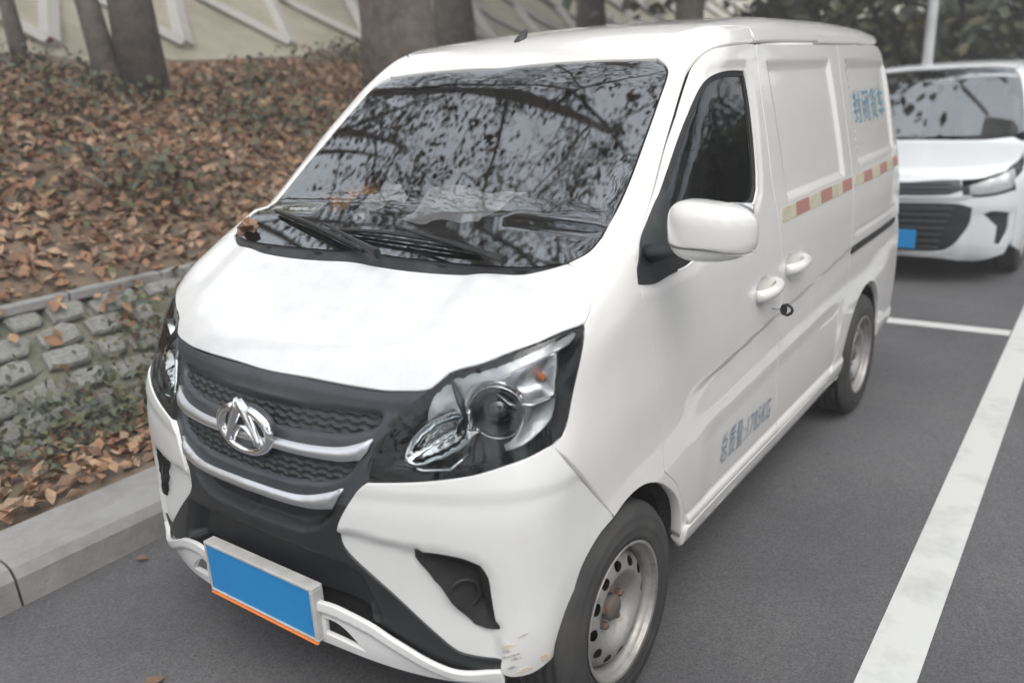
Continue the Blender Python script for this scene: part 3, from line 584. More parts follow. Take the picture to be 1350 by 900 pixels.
# hedge and dry grass behind the white car
hd = tag(empty("hedge", (2.0, 13.2, 0)), "long grey-green hedge behind the white car", "hedge")
r_ = np.random.default_rng(9); n = 16000; X = r_.uniform(-6, 9, n); Z = r_.uniform(0, 1, n)**.8*(2.9+.3*np.sin(X*1.3)); Y = r_.normal(0, .35, n)
leaf_cloud("foliage", np.stack([X, Y, Z], 1), r_.normal(size=(n, 3))+(0, -.6, .5), r_.uniform(.10, .2, n), None, hd, seed=10, mats=[M['green0'], M['green1'], M['green1'], M['green2']])
hc = MB(); hc.box((1.5, .25, 1.2), (15, .3, 2.4)); hc.build("inner_twigs", M['green1'], hd)
n = 5000; X = r_.uniform(-4, 8, n); Y = r_.uniform(11.3, 12.6, n)
tag(leaf_cloud("dry_grass", np.stack([X, Y, r_.uniform(.05, 1.35, n)*(.7+.3*np.sin(X*2.1))], 1), r_.normal(size=(n, 3))+(0, -1, .1), r_.uniform(.12, .3, n), None, seed=12, mats=[M['tawny'], M['tawny'], M['green2']], aspect=.22), kind='stuff')
lw = tag(empty("low_wall"), "low pale wall in front of the hedge behind the white car", "wall")
for k in range(9):
    m = MB(); m.box((-3.2+k*1.3, 11.0, .5), (1.29, .22, 1.0), bev=.02); m.build("wall_block", M['kerb'], lw)
pl_ = tag(empty("lamp_post", (-.10, 8.6, 0)), "pale grey lamp post standing behind the white car", "lamp post")
m = MB(); m.tube([(0, 0, 0), (0, 0, .35)], .09, 14); m.build("post_base", M['pole'], pl_, True)
m = MB(); m.tube([(0, 0, .3), (.03, 0, 2.5), (.08, 0, 5.5)], [.058, .050, .04], 14); m.build("post_shaft", M['pole'], pl_, True)
m = MB(); m.tube([(.08, 0, 5.4), (.2, -.1, 5.7), (.8, -.4, 5.85)], [.035, .03, .03], 8); m.box((1.1, -.55, 5.86), (.7, .25, .09), bev=.03); m.build("lamp_head", M['pole'], pl_)
# ================================================================== the van
van = tag(empty("cargo_van"), "white cargo van with a black grille and blank blue plate parked in the nearest bay", "van")
g = lambda k: (POLY[k][0], POLY[k][1])
# --- bonnet, screen, roof
def hood_relief(uv, S):
    x = np.abs(uv[:, 0]); s = smooth01((x-.40)/.06)*(1-smooth01((x-.47)/.10))
    return .006*s*smooth01((uv[:, 1]+.10)/.15)
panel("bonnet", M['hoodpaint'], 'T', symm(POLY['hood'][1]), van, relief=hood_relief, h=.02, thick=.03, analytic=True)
gp = symm(POLY['glass'][1])
panel("windscreen", M['screen'], 'W', gp, van, off=-.004, thick=0, h=.05, gap=.006)
GP = resample(gp, .02); GP = GP if area2(GP) > 0 else GP[::-1]
panel("windscreen_seal", M['rubber'], 'W', gp, van, off=-.008, thick=.015, h=.04, gap=.001, holes=[inset(GP, .022)])
rp = [p for p in POLY['roof'][1]][:-1]+[(.7005, 2.084), (.699, 2.7), (.694, 3.02), (.672, 3.10), (.60, 3.135), (.4, 3.15), (0, 3.155)]
def roof_relief(uv, S):
    x = np.abs(uv[:, 0]); y = uv[:, 1]; r = np.zeros(len(uv))
    for c in (0, .17, .34): r -= .005*np.exp(-((x-c)/.018)**2)*smooth01((y-1.5)/.15)*smooth01((3.0-y)/.1)
    return r
panel("roof", M['paint'], 'T', symm([(x_+(.002 if 1.3 < y_ < 1.5 else 0), y_) for x_, y_ in rp]), van, relief=roof_relief, h=.022, thick=.02, analytic=True)
panel("pillar", M['paint'], *g('pillar'), van, h=.02, gap=.002)
both(bpy.data.objects['pillar'], van)
fin = MB()
for s in (-1, 1): pass
fin.tube([(-.04, 1.085, 1.778), (-.04, 1.105, 1.802), (-.04, 1.13, 1.824), (-.04, 1.14, 1.832)], [.024, .020, .014, .008], 10, flat=.7)
fin.build("roof_antenna", M['blk'], van, True)
# --- wings
fen = panel("wing_panel", M['paint'], *g('fender'), van, h=.02, gap=.002, thick=.03)
both(fen, van)
# --- doors
dpoly, wpoly = POLY['door'][1], POLY['window'][1]
CRE = np.array([(.62, .778), (.915, .792), (1.356, .827), (1.65, .842), (2.28, .890)])
def side_relief(uv, S):
    y, z = uv[:, 0], uv[:, 1]; zc = np.interp(y, CRE[:, 0], CRE[:, 1]); d = z-zc
    a = smooth01((y-.60)/.25)
    r = -.0055*a*smooth01((d+.10)/.10)*(1-smooth01((d)/.026))          # hollow under the shoulder crease
    lo = smooth01((.64+.05*(y-.6)-z)/.07)*smooth01((z-.37)/.02)*smooth01((y-.72)/.14)*smooth01((2.27-y)/.08)
    r -= .0038*lo
    for hy, hz in ((1.205, .972), (1.495, 1.0)): r = r-.015*np.clip(1-((y-hy)/.075)**2-((z-hz)/.040)**2, 0, 1)**.7
    r += .012*smooth01((.395-z)/.025)                                  # sill edge
    return r
PAN = [[(1.47, 1.672), (2.17, 1.672), (2.17, 1.235), (1.47, 1.235)], [(2.42, 1.665), (3.10, 1.655), (3.10, 1.262), (2.42, 1.256)]]
def side_relief2(uv, S):
    r = side_relief(uv, S)
    for p in PAN:
        r = r+poly_relief(p, -.012, .035)(uv, S)
    r = r-.005*np.exp(-((uv[:, 1]-.962)/.006)**2)*smooth01((uv[:, 0]-2.32)/.03)*smooth01((3.17-uv[:, 0])/.03)
    return r
def door_relief(uv, S):
    r = side_relief(uv, S); P = np.array(wpoly); d = bdist(P, uv)
    r = r-.006*(1-smooth01(d/.035))
    return r
door = panel("front_door", M['paint'], 'S', dpoly, van, relief=door_relief, h=.013, holes=[wpoly], thick=.025, gap=.0045, analytic=True)
both(door, van)
WB = [tuple(q) for q in inset(np.array(wpoly) if area2(np.array(wpoly)) > 0 else np.array(wpoly)[::-1], -.03)]
bf = panel("seam_backing", M['dark'], 'S', [(.69, .42), (.62, .56), (.53, .66), (.45, .82), (.40, 1.10), (.36, 1.17), (.56, 1.42), (.75, 1.56), (.93, 1.69), (1.1, 1.71), (2.9, 1.715), (3.05, 1.65), (3.15, 1.3), (3.18, .75), (3.05, .62), (2.9, .68), (2.69, .70), (2.5, .68), (2.36, .58), (2.30, .42), (1.5, .40)], van, off=-.034, thick=0, h=.06, gap=0, holes=[WB])  # dark sheet added behind the side panels so their seams look shaded
both(bf, van)
panel("door_glass", M['sideglass'], 'S', wpoly, van, off=-.018, thick=0, h=.06, gap=-.004)
WP = resample(wpoly, .015); WP = WP if area2(WP) > 0 else WP[::-1]
panel("window_seal", M['rubber'], 'S', wpoly, van, off=-.013, thick=.012, h=.05, gap=-.003, holes=[inset(WP, .016)])
panel("mirror_base", M['blk'], *g('sail'), van, off=-.002, thick=.02, h=.03, gap=.001)
for n in ("door_glass", "window_seal", "mirror_base"): both(bpy.data.objects[n], van)
slide = [(1.386, 1.738), (1.9, 1.741), (2.33, 1.741), (2.305, 1.6), (2.293, 1.4), (2.291, 1.2), (2.29, .9), (2.31, .70), (2.335, .60), (2.325, .52), (2.27, .445), (2.20, .395), (2.10, .358), (1.8, .356), (1.478, .354)] + dpoly[dpoly.index((1.443, .451)):]
sd_ = panel("sliding_door", M['paint'], 'S', slide, van, relief=side_relief2, h=.014, thick=.025, gap=.0045, analytic=True)
both(sd_, van)
arc = [(2.69+.345*math.cos(a), .315+.345*math.sin(a)) for a in np.linspace(math.radians(-8), math.radians(188), 26)]
quart = [(2.33, 1.741), (2.7, 1.741), (3.02, 1.738), (3.085, 1.70), (3.13, 1.60), (3.20, 1.30), (3.245, 1.15), (3.27, .95), (3.30, .80), (3.33, .62), (3.33, .40), (3.31, .30), (3.14, .28)]+arc+[(2.325, .30), (2.10, .32), (2.10, .358), (2.20, .395), (2.27, .445), (2.325, .52), (2.335, .60), (2.31, .70), (2.29, .9), (2.291, 1.2), (2.293, 1.4), (2.305, 1.6)]
q_ = panel("rear_quarter_panel", M['paint'], 'S', quart, van, relief=side_relief2, h=.018, thick=.03, analytic=True)
both(q_, van)
def sill_relief(uv, S): return .014-.03*smooth01((.30-uv[:, 1])/.05)
si = panel("sill", M['paint'], 'S', [(.655, .352), (1.0, .356), (1.478, .354), (1.8, .356), (2.10, .358), (2.10, .32), (2.335, .30), (2.36, .262), (1.5, .262), (.66, .268), (.648, .30)], van, relief=sill_relief, h=.018, thick=.04, gap=.001, analytic=True)
both(si, van)
panel("tailgate", M['paint'], 'R', symm([(0, 1.80), (.45, 1.785), (.60, 1.74), (.665, 1.62), (.72, 1.30), (.755, 1.0), (.755, .5), (.74, .33), (0, .32)]), van, h=.06, thick=.02)
# --- sliding-door rail
rb = panel("door_rail", M['rubber'], 'S', [(2.30, .876), (2.31, .902), (3.15, .904), (3.165, .892), (3.15, .878)], van, off=.002, thick=.004, h=.05, gap=0)
both(rb, van)
# --- door handles
def handle(y, z):
    base = onto('S', [(y, z)])[0]
    m = MB(); pts = []; rr = []
    for t in np.linspace(0, 1, 13):
        yy = y-.098+.196*t; p = onto('S', [(yy, z+.012*(t-.5))])[0]
        pts.append((p[0]-.006+.036*math.sin(math.pi*t)**.45, yy, z+.012*(t-.5))); rr.append(.021-.006*t)
    m.tube(pts, rr, 12)
    h = m.build("door_handle", M['paint'], van, True); both(h, van)
handle(1.235, .962); handle(1.525, .990)
lk = MB().lathe([(.0, .818), (.011, .818), (.012, .814), (.012, .80)], 16, (0, 1.287, .882)); lk.build("door_lock", M['silver'], van, True)
# --- front: grille surround, mesh, bars
gr = POLY['grille'][1]; gpoly = [(0, .983)]+gr+[(0, .447)]
ik = [(0, .684), (.142, .683), (.213, .686), (.295, .704), (.272, .672), (.240, .648), (.195, .633), (.134, .629), (0, .629)]
mu = [(0, .925), (.10, .926), (.20, .930), (.30, .932), (.393, .935), (.390, .916), (.372, .902), (.32, .888), (.25, .882), (.15, .878), (0, .876)]
ml = [(0, .822), (.15, .820), (.25, .822), (.335, .829), (.350, .829), (.335, .800), (.30, .778), (.24, .764), (.15, .757), (0, .754)]
def grille_relief(uv, S):
    x = np.abs(uv[:, 0]); z = uv[:, 1]; q = np.stack([x, z], 1)
    r = poly_relief(ik+[], -.030, .014)(q, S)
    r = r-.045*smooth01((.585-.25*x*x-z)/.02)*smooth01((z-.42-.0*x)/.015)*smooth01((.34-x+.45*(.6-z))/.05)
    r = r+.006*smooth01((z-.948)/.015)
    for p in (mu, ml): r = r+poly_relief(symm(p), -.020, .010)(uv, S)
    return r
cut = (.338, .718); ig = [i for i, p in enumerate(gpoly) if p[1] > .72 and i < 20][-1]
panel("grille_surround", M['grey'], 'F', symm(gpoly[:ig+1]+[cut, (0, .712)]), van, off=-.010, relief=grille_relief, h=.009, thick=.04, gap=.0025)
panel("lower_grille", M['lowgrey'], 'F', symm([(0, .712), cut]+gpoly[ig+1:]), van, off=-.010, relief=grille_relief, h=.009, thick=.04, gap=.0015)
def wave(zs):
    def f(uv, S):
        x, z = uv[:, 0], uv[:, 1]
        ph = z+.0065*np.abs(((x/.046) % 1)*2-1)-.0032
        c = (ph/.0165) % 1
        return .009*(smooth01(c/.25)-smooth01((c-.6)/.4))
    return f
for pts in (mu, ml):
    panel("grille_mesh", M['mesh'], 'F', symm(pts), van, off=-.0265, relief=wave(0), h=.0055, thick=.02, gap=.001, lip=.001)
bu = [(0, .850), (.10, .849), (.20, .849), (.273, .852), (.313, .857), (.353, .868), (.388, .882), (.382, .856), (.366, .833), (.319, .824), (.276, .822), (.207, .822), (.10, .823), (0, .824)]
bl = [(0, .726), (.085, .725), (.145, .725), (.208, .728), (.261, .739), (.325, .760), (.314, .735), (.299, .708), (.25, .699), (.214, .697), (.143, .696), (0, .697)]
def barr(pts):
    P = np.array(symm(pts))
    return lambda uv, S: .008*smooth01(bdist(P, uv)/.012)
for pts in (bu, bl):
    panel("grille_bar", M['silver'], 'F', symm(pts), van, off=.0, relief=barr(pts), h=.007, thick=.025, gap=.0005, ds=.008)
# --- emblem
ey = -.252
ring = MB(); rp_ = []
def ring_pts(cx, cz, a, b, y, t0=0, t1=2*math.pi, n=40): return [(cx+a*math.sin(t), y, cz+b*math.cos(t)) for t in np.linspace(t0, t1, n)]
def band(m, pts, w0, d):
    """raised band with a triangular-topped section along pts lying in the x-z plane"""
    P = np.array(pts); T = np.gradient(P, axis=0); T /= np.linalg.norm(T, axis=1, keepdims=True)+1e-9
    S_ = np.stack([T[:, 2], 0*T[:, 0], -T[:, 0]], 1); w0 = np.broadcast_to(np.asarray(w0, float), (len(P),)); vs = []; fs = []
    for p, s_, w_ in zip(P, S_, w0):
        vs += [p-s_*w_, p-s_*w_*.75+np.array((0, -d*.7, 0)), p+np.array((0, -d, 0)), p+s_*w_*.75+np.array((0, -d*.7, 0)), p+s_*w_]
    for i in range(len(P)-1):
        for k in range(4): fs.append((i*5+k, i*5+k+1, i*5+6+k, i*5+5+k))
    n = len(P)-1; fs += [(4, 3, 2, 1, 0), tuple(n*5+k for k in range(5))]
    m.add(vs, fs)
eb = MB(); eb.lathe([(0, 0), (.07, 0), (.07, .03)], 32, (0, 0, 0), 'y')
vs = [(x*1.30, ey+y, .853+z*.86) for x, y, z in eb.v]
emb = build("emblem", vs, eb.f, M['grey'], van, True)
t0 = .30; band(ring, ring_pts(0, .853, .097, .060, ey, t0, 2*math.pi-t0, 44), [.010+.004*abs(math.sin(t)) for t in np.linspace(t0, 2*math.pi-t0, 44)], .014)
ring.build("emblem_ring", M['chrome'], emb, True)
leg = MB()
band(leg, [(.0, ey-.004, .934), (-.018, ey-.004, .905), (-.040, ey-.004, .868), (-.058, ey-.004, .832), (-.064, ey-.004, .816)], [.012, .016, .013, .010, .006], .016)
band(leg, [(.0, ey-.004, .934), (.018, ey-.004, .905), (.040, ey-.004, .868), (.058, ey-.004, .832), (.064, ey-.004, .816)], [.012, .016, .013, .010, .006], .016)
leg.build("emblem_chevron", M['chrome'], emb, True)
arch = MB(); band(arch, [(-.046, ey-.003, .818), (-.034, ey-.003, .842), (-.016, ey-.003, .857), (0, ey-.003, .861), (.016, ey-.003, .857), (.034, ey-.003, .842), (.046, ey-.003, .818)], [.005, .006, .007, .0075, .007, .006, .005], .012)
arch.build("emblem_arch", M['chrome'], emb, True)
# --- bumper
bp = POLY['bump'][1]; i0 = bp.index((.377, .295))
bump = bp[:i0]+[(.377, .30), (.40, .288), (.455, .284)]+bp[i0+5:]
bump = [p for p in bump if p[1] < 1.2]
stepr = poly_relief(POLY['bumpstep'][1], -.016, .014)
def bump_relief(uv, S):
    r = stepr(uv, S); u, z = uv[:, 0], uv[:, 1]
    r = r+.006*smooth01((z-(.72+.04*u))/.02)                         # shelf below the lamp
    F = np.array(POLY['fog'][1]); r = r-.006*(1-smooth01(bdist(F, uv)/.015))
    return r
bm = panel("front_bumper", M['bumper'], 'C', bump, van, relief=bump_relief, h=.0135, holes=[POLY['fog'][1]], thick=.04, gap=.002)
both(bm, van)
fg = panel("fog_lamp_recess", M['dark'], 'C', POLY['fog'][1], van, off=-.006, h=.015, thick=.02, gap=-.002,
           relief=lambda uv, S: -.05*smooth01(bdist(np.array(POLY['fog'][1]), uv)/.04)+.012*np.exp(-(((uv[:, 0]-.305)/.04)**2+((uv[:, 1]-.50)/.04)**2)**2))
fgm = both(fg, van)
fc = onto('C', [(.305, .50)])[0]+np.array((-.02, .03, 0))
fl = MB(); Nc = PL['C'][0]
for (r_, d_) in ((.034, .0),): 
    ringp = [fc+Nc*.02+PL['C'][1]*r_*math.cos(a)+PL['C'][2]*r_*math.sin(a) for a in np.linspace(0, 2*math.pi, 25)]
    fl.tube(ringp, .004, 6, False)
fo = fl.build("fog_lamp_ring", M['lowgrey'], fg, True); mirror(fo, fgm)
lp = POLY['lip'][1]; k = lp.index((.694, .335))
lippoly = [(0, .447)]+lp[:k+1]+[(.697, .302), (.6, .290), (.5, .292), (.40, .303), (.30, .319), (.22, .328), (0, .334)]
def lip_relief(uv, S):
    P = np.array(symm(lippoly)); x = np.abs(uv[:, 0]); q = np.stack([x, uv[:, 1]], 1)
    zt = np.interp(x, [p[0] for p in lippoly[:k+2]], [p[1] for p in lippoly[:k+2]])
    return -.030*(1-smooth01((x-.196)/.02))+.013*smooth01((uv[:, 1]-zt+.038)/.018)*(1-smooth01((x-.58)/.1))
lo_ = [(.246, .401), (.265, .401), (.288, .396), (.312, .383), (.334, .364), (.354, .343), (.366, .328), (.330, .337), (.27, .350), (.246, .354)]
panel("bumper_lip", M['bumper'], 'F', symm(lippoly), van, off=.003, relief=lip_relief, h=.0068, analytic=True, thick=.012, gap=.001, holes=[lo_, [(-x, z) for x, z in lo_]])
panel("bumper_backing", M['dark'], 'F', symm([(0, .50), (.30, .48), (.45, .42), (.6, .335), (.5, .30), (.3, .325), (0, .34)]), van, off=-.075, thick=0, h=.05)
# --- number plate
py = -.297
fr = MB(); X0, X1, Z0, Z1 = -.208, .240, .337, .492
for (a, b, c, d) in ((X0, X1, Z1-.010, Z1), (X0, X1, Z0, Z0+.008), (X0, X0+.006, Z0+.008, Z1-.010), (X1-.013, X1, Z0+.008, Z1-.010)):
    fr.box(((a+b)/2, py+.012, (c+d)/2), (b-a, .036, d-c), bev=.002)
pf = fr.build("plate_frame", M['frame'], van)
MB().box(((X0+X1)/2-.004, py, (Z0+Z1)/2-.001), (X1-X0-.020, .006, Z1-Z0-.018), bev=.0015).build("number_plate", M['plate'], pf)
MB().box(((X0+X1)/2, py-.004, Z0-.004), (X1-X0-.004, .010, .006), bev=.002).build("plate_strip", M['orange'], pf)
# --- headlights
hp = POLY['hl'][1]
hl = panel("headlight", M['blk'], 'C', hp, van, off=-.006, thick=.03, h=.011, gap=.001, relief=lambda uv, S: -.055*smooth01((bdist(np.array(hp), uv)-.005)/.012))
ln = panel("lamp_lens", M['lens'], 'C', hp, hl, off=.001, thick=.006, h=.03, gap=.003)
def onhl(u, v, d): p = onto('C', [(u, v)])[0]; return p+grad(p[None], f=shell)[0]*d
rf = POLY['hlrefl'][1]
rfl = panel("lamp_reflector", M['chrome'], 'C', rf, hl, off=-.020, thick=.03, h=.008, gap=0, corner=40,
      relief=lambda uv, S: -.028*smooth01(bdist(np.array(rf), uv)/.035)+.0014*np.sin(uv[:, 0]*320)*smooth01(bdist(np.array(rf), uv)/.02))
arcp = lambda r, a0, a1, n: [(.413+r*math.cos(math.radians(a)), .931+r*math.sin(math.radians(a))) for a in np.linspace(a0, a1, n)]
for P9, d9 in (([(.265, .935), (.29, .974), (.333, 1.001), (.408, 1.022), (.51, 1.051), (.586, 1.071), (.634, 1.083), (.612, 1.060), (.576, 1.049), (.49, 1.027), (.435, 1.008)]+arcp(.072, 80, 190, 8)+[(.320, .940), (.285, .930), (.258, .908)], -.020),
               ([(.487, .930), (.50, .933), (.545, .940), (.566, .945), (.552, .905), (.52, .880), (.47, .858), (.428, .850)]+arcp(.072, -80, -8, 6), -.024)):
    panel("lamp_sheen_bezel", M['lampgrey'], 'C', P9, hl, off=d9, thick=.012, h=.015, gap=0, relief=lambda uv, S, P9=P9: -.012*smooth01(bdist(np.array(P9), uv)/.03))  # upper grey panel stands in for sky reflected in the lens
tn = [(.405, .990), (.45, 1.008), (.488, 1.022), (.53, 1.032), (.575, 1.042), (.567, .99), (.559, .951), (.53, .945), (.495, .940), (.45, .948), (.43, .965)]
trl = panel("indicator_chamber", M['silver'], 'C', tn, hl, off=-.022, thick=.02, h=.012, gap=0, relief=lambda uv, S: -.022*smooth01(bdist(np.array(tn), uv)/.03))
bulb = MB(); c_ = onhl(.535, .992, -.030); bulb.tube([c_+np.array((-.02, .02, 0)), c_, c_+Nc*.012], [.008, .010, .004], 10); bulb.build("indicator_bulb", M['amber'], hl, True)
bez = MB(); pc = onhl(.413, .931, -.035); n_ = np.array((.42, -.90, -.02)); n_ /= np.linalg.norm(n_)
def disc(m, c, n, prof, seg=28):
    a = np.cross(n, (0, 0, 1.)); a /= np.linalg.norm(a); b = np.cross(n, a)
    vs = [c+n*d+a*r*math.cos(2*math.pi*k/seg)+b*r*math.sin(2*math.pi*k/seg) for r, d in prof for k in range(seg)]
    fs = [(i*seg+(k+1) % seg, i*seg+k, (i+1)*seg+k, (i+1)*seg+(k+1) % seg) for i in range(len(prof)-1) for k in range(seg)]
    m.add(vs, fs)
disc(bez, pc, n_, [(.060, -.04), (.060, .002), (.056, .008), (.050, .004), (.046, -.012), (.043, -.008), (.040, -.02)])
bezo = bez.build("projector_bezel", M['blk'], hl, True)
cr = MB(); disc(cr, pc, n_, [(.0665, -.03), (.0665, .001), (.0640, .004), (.0610, -.002)]); cr.build("projector_ring", M['chrome'], hl, True)
pr = MB(); disc(pr, pc, n_, [(.041, -.018), (.037, -.006), (.028, .006), (.016, .013), (.0005, .015)]); pr.build("projector_lens", mat('projector_glass', (.012, .014, .016), .03, 0, 1.0), hl, True)
fin_ = MB()
b1 = [onhl(.325, .995, -.012), onhl(.335, .955, -.02), onhl(.345, .905, -.02)]
fin_.tube(b1, [.004, .010, .004], 6); fin_.build("lamp_divider", M['grey'], hl, True)
strip = MB(); strip.tube([onhl(u, v, -.010) for u, v in ((.185, .812), (.24, .800), (.30, .806), (.345, .842))], .0035, 6); strip.build("chrome_strip", M['chrome'], hl, True)
strip = MB(); strip.tube([onhl(u, v, -.012) for u, v in ((.462, .945), (.50, .938), (.54, .944), (.562, .950))], .004, 6); strip.build("chrome_strip", M['chrome'], hl, True)
hlm = both(hl, van)
for c in list(hl.children): mirror(c, hlm)
# --- cowl, wipers
cw = [(0, .155), (.24, .153), (.376, .163), (.505, .185), (.565, .198), (.615, .224), (.655, .256), (.690, .292), (.672, .345), (.60, .348), (.45, .325), (.25, .312), (0, .305)]
panel("cowl_cover", M['blk'], 'T', symm(cw), van, off=-.010, thick=.03, h=.02, gap=0, relief=lambda uv, S: -.006*(np.sin(uv[:, 0]*26) > .93))
def onw(u, v, d): p = onto('W', [(u, v)])[0]; return p+grad(p[None], f=shell)[0]*d
def wiper(blade, arm):
    m = MB(); B = [onw(blade[0][0]+(blade[1][0]-blade[0][0])*t, blade[0][1]+(blade[1][1]-blade[0][1])*t, .012+.012*math.sin(math.pi*t)) for t in np.linspace(0, 1, 9)]
    m.tube(B, [.004]+[.006]*7+[.004], 6)
    wb = m.build("wiper", M['blk'], van)
    a = MB(); A = [onw(arm[0][0]+(arm[1][0]-arm[0][0])*t, arm[0][1]+(arm[1][1]-arm[0][1])*t, .045-.012*t) for t in np.linspace(0, 1, 6)]
    a.tube(A, [.012, .009, .0065, .0055, .005, .0045], 6); a.build("wiper_arm", M['blk'], wb)
    r = MB(); r.tube([onw(blade[0][0]+(blade[1][0]-blade[0][0])*t, blade[0][1]+(blade[1][1]-blade[0][1])*t, .004) for t in np.linspace(0, 1, 9)], .004, 4); r.build("wiper_rubber", M['rubber'], wb)
wiper(((-.541, 1.07), (.02, .905)), ((.13, .865), (-.20, .985)))
wiper(((-.14, .985), (.40, .955)), ((.528, .896), (.10, .990)))
# --- side mirrors
def superell(c, d, e1, e2, n=28, m_=18, warp=None):
    vs = []; fs = []; sg = lambda x, e: np.sign(x)*abs(x)**e
    for i in range(m_+1):
        p = -math.pi/2+math.pi*i/m_
        for k in range(n):
            t = 2*math.pi*k/n
            q = np.array((d[0]*sg(math.cos(p), e1)*sg(math.cos(t), e2), d[1]*sg(math.cos(p), e1)*sg(math.sin(t), e2), d[2]*sg(math.sin(p), e1)))
            if warp: q = warp(q)
            vs.append(q+np.array(c))
    fs = [(i*n+k, i*n+(k+1) % n, (i+1)*n+(k+1) % n, (i+1)*n+k) for i in range(m_) for k in range(n)]
    return vs, fs
def mwarp(q):
    q = q.copy(); t = q[0]/.105
    q[2] *= 1-.10*t-.05*t*t; q[2] += -.006*t
    q[1] += .030*t*t+.012*t                       # sweeps back outboard
    if q[1] > .035: q[1] = .035+(q[1]-.035)*.15   # flat rear face
    return q
seamz = lambda q: -.030-.016*smooth01((q[0]-.0)/.1)
def mtop(q):
    q = mwarp(q); q[2] = max(q[2], seamz(q)); return q
def mlow(q):
    q = mwarp(q*np.array((.985, .97, 1))); q[2] = min(q[2], seamz(q)-.0035); return q
vs, fs = superell((.950, .435, 1.296), (.106, .072, .070), .62, .72, 36, 30, mtop)
mir = build("side_mirror", vs, fs, M['paint'], van, True)
v2, f2 = superell((.950, .436, 1.296), (.106, .072, .070), .62, .72, 36, 30, mlow)
build("mirror_lower_cover", v2, f2, M['bumper'], mir, True)
ma = MB(); ma.tube([(.775, .47, 1.225), (.82, .455, 1.232), (.875, .445, 1.238), (.92, .445, 1.24)], [.040, .034, .026, .022], 10, flat=.6)
ma.build("mirror_arm", M['blk'], mir, True)
MB().box((.952, .487, 1.30), (.17, .004, .115), bev=.0015).build("mirror_glass", M['chrome'], mir)
# --- reflective tape: twelve blocks along each side of the body
for k in range(6):
    for y0, ph in ((1.392+.1475*k, 0), (2.322+.1475*k, 0)):
        y1 = y0+.146; z0 = 1.156+.004*(y0-1.4)
        if y1 > 3.2: y1 = 3.195
        tp_ = panel("reflective_tape", M['red' if k % 2 else 'cream'], 'S', [(y0, z0), (y1, z0), (y1, z0+.048), (y0, z0+.048)], van, off=.0022, thick=.0015, h=.05, gap=.0004, lip=.0004)
        both(tp_, van)
# --- lettering
def lettering(text, name, material, y0, z0, y1, z1, slant, parent):
    cu = bpy.data.curves.new("txt", 'FONT'); cu.body = text; cu.size = 1; cu.resolution_u = 3; cu.space_character = 1.28; cu.offset = .002
    o = bpy.data.objects.new("txt", cu); COL.objects.link(o)
    dg = bpy.context.evaluated_depsgraph_get(); dg.update(); me = bpy.data.meshes.new_from_object(o.evaluated_get(dg))
    bpy.data.objects.remove(o); n = len(me.vertices); co = np.empty(n*3); me.vertices.foreach_get('co', co); co = co.reshape(-1, 3)
    lo, hi = co.min(0), co.max(0); s = (co[:, 0]-lo[0])/(hi[0]-lo[0]); t = (co[:, 1]-lo[1])/(hi[1]-lo[1])
    uv = np.stack([y0+(y1-y0)*s, z0+(z1-z0)*t+slant*s], 1); P = onto('S', uv); Nn = grad(P, f=shell)
    rl = side_relief2(uv, P)
    P = P+Nn*(rl+.004)[:, None]; fs = [list(p.vertices) for p in me.polygons]
    bpy.data.meshes.remove(me)
    return build(name, P, fs, material, parent, False)
lettering("封闭货车", "lettering", M['ltblue'], 2.475, 1.414, 3.03, 1.556, .0, van)['label'] = "blue Chinese characters on the rear side panel"
lettering("总质量:1785KG", "lettering", M['ltgrey'], .905, .455, 1.365, .560, -.012, van)['label'] = "grey weight marking low on the front door"
# --- wear on the near bumper corner and the sill
def mark(name, pl, pts, m, dz=.0022, f=None):
    return panel(name, M[m], pl, pts, van, off=dz, thick=.001, h=.02, gap=0, lip=.0003, ds=.006, corner=50, relief=f)
blob = lambda u, v, a, b, s_, sk=0.: [(u+a*math.cos(t)*(1+.3*math.sin(3*t+s_)), v+b*math.sin(t)*(1+.35*math.cos(2*t+s_))+sk*math.cos(t)) for t in np.linspace(0, 2*math.pi, 13)[:-1]]
for u, v, a, b, s_, sk in ((.400, .352, .020, .0030, 1, .004), (.412, .343, .012, .0024, 2, .002), (.394, .365, .010, .0020, 3, .001), (.404, .320, .011, .0028, 4, .002), (.435, .402, .012, .0012, 5, .004)):
    mark("scrape_mark", 'C', blob(u, v, a, b, s_, sk), 'scrape')
for u, v, a, b, s_, sk in ((.396, .378, .016, .0045, 2, .003), (.486, .318, .012, .012, 1, .0), (.43, .305, .020, .006, 3, .002)):
    mark("rust_stain", 'C', blob(u, v, a, b, s_, sk), 'rust')
for y, z, a, b in ((.82, .322, .030, .0030), (.92, .318, .045, .0028), (1.02, .324, .030, .0022)):
    mark("scrape_mark", 'S', blob(y, z, a, b, y*9), 'scrape', .0155)
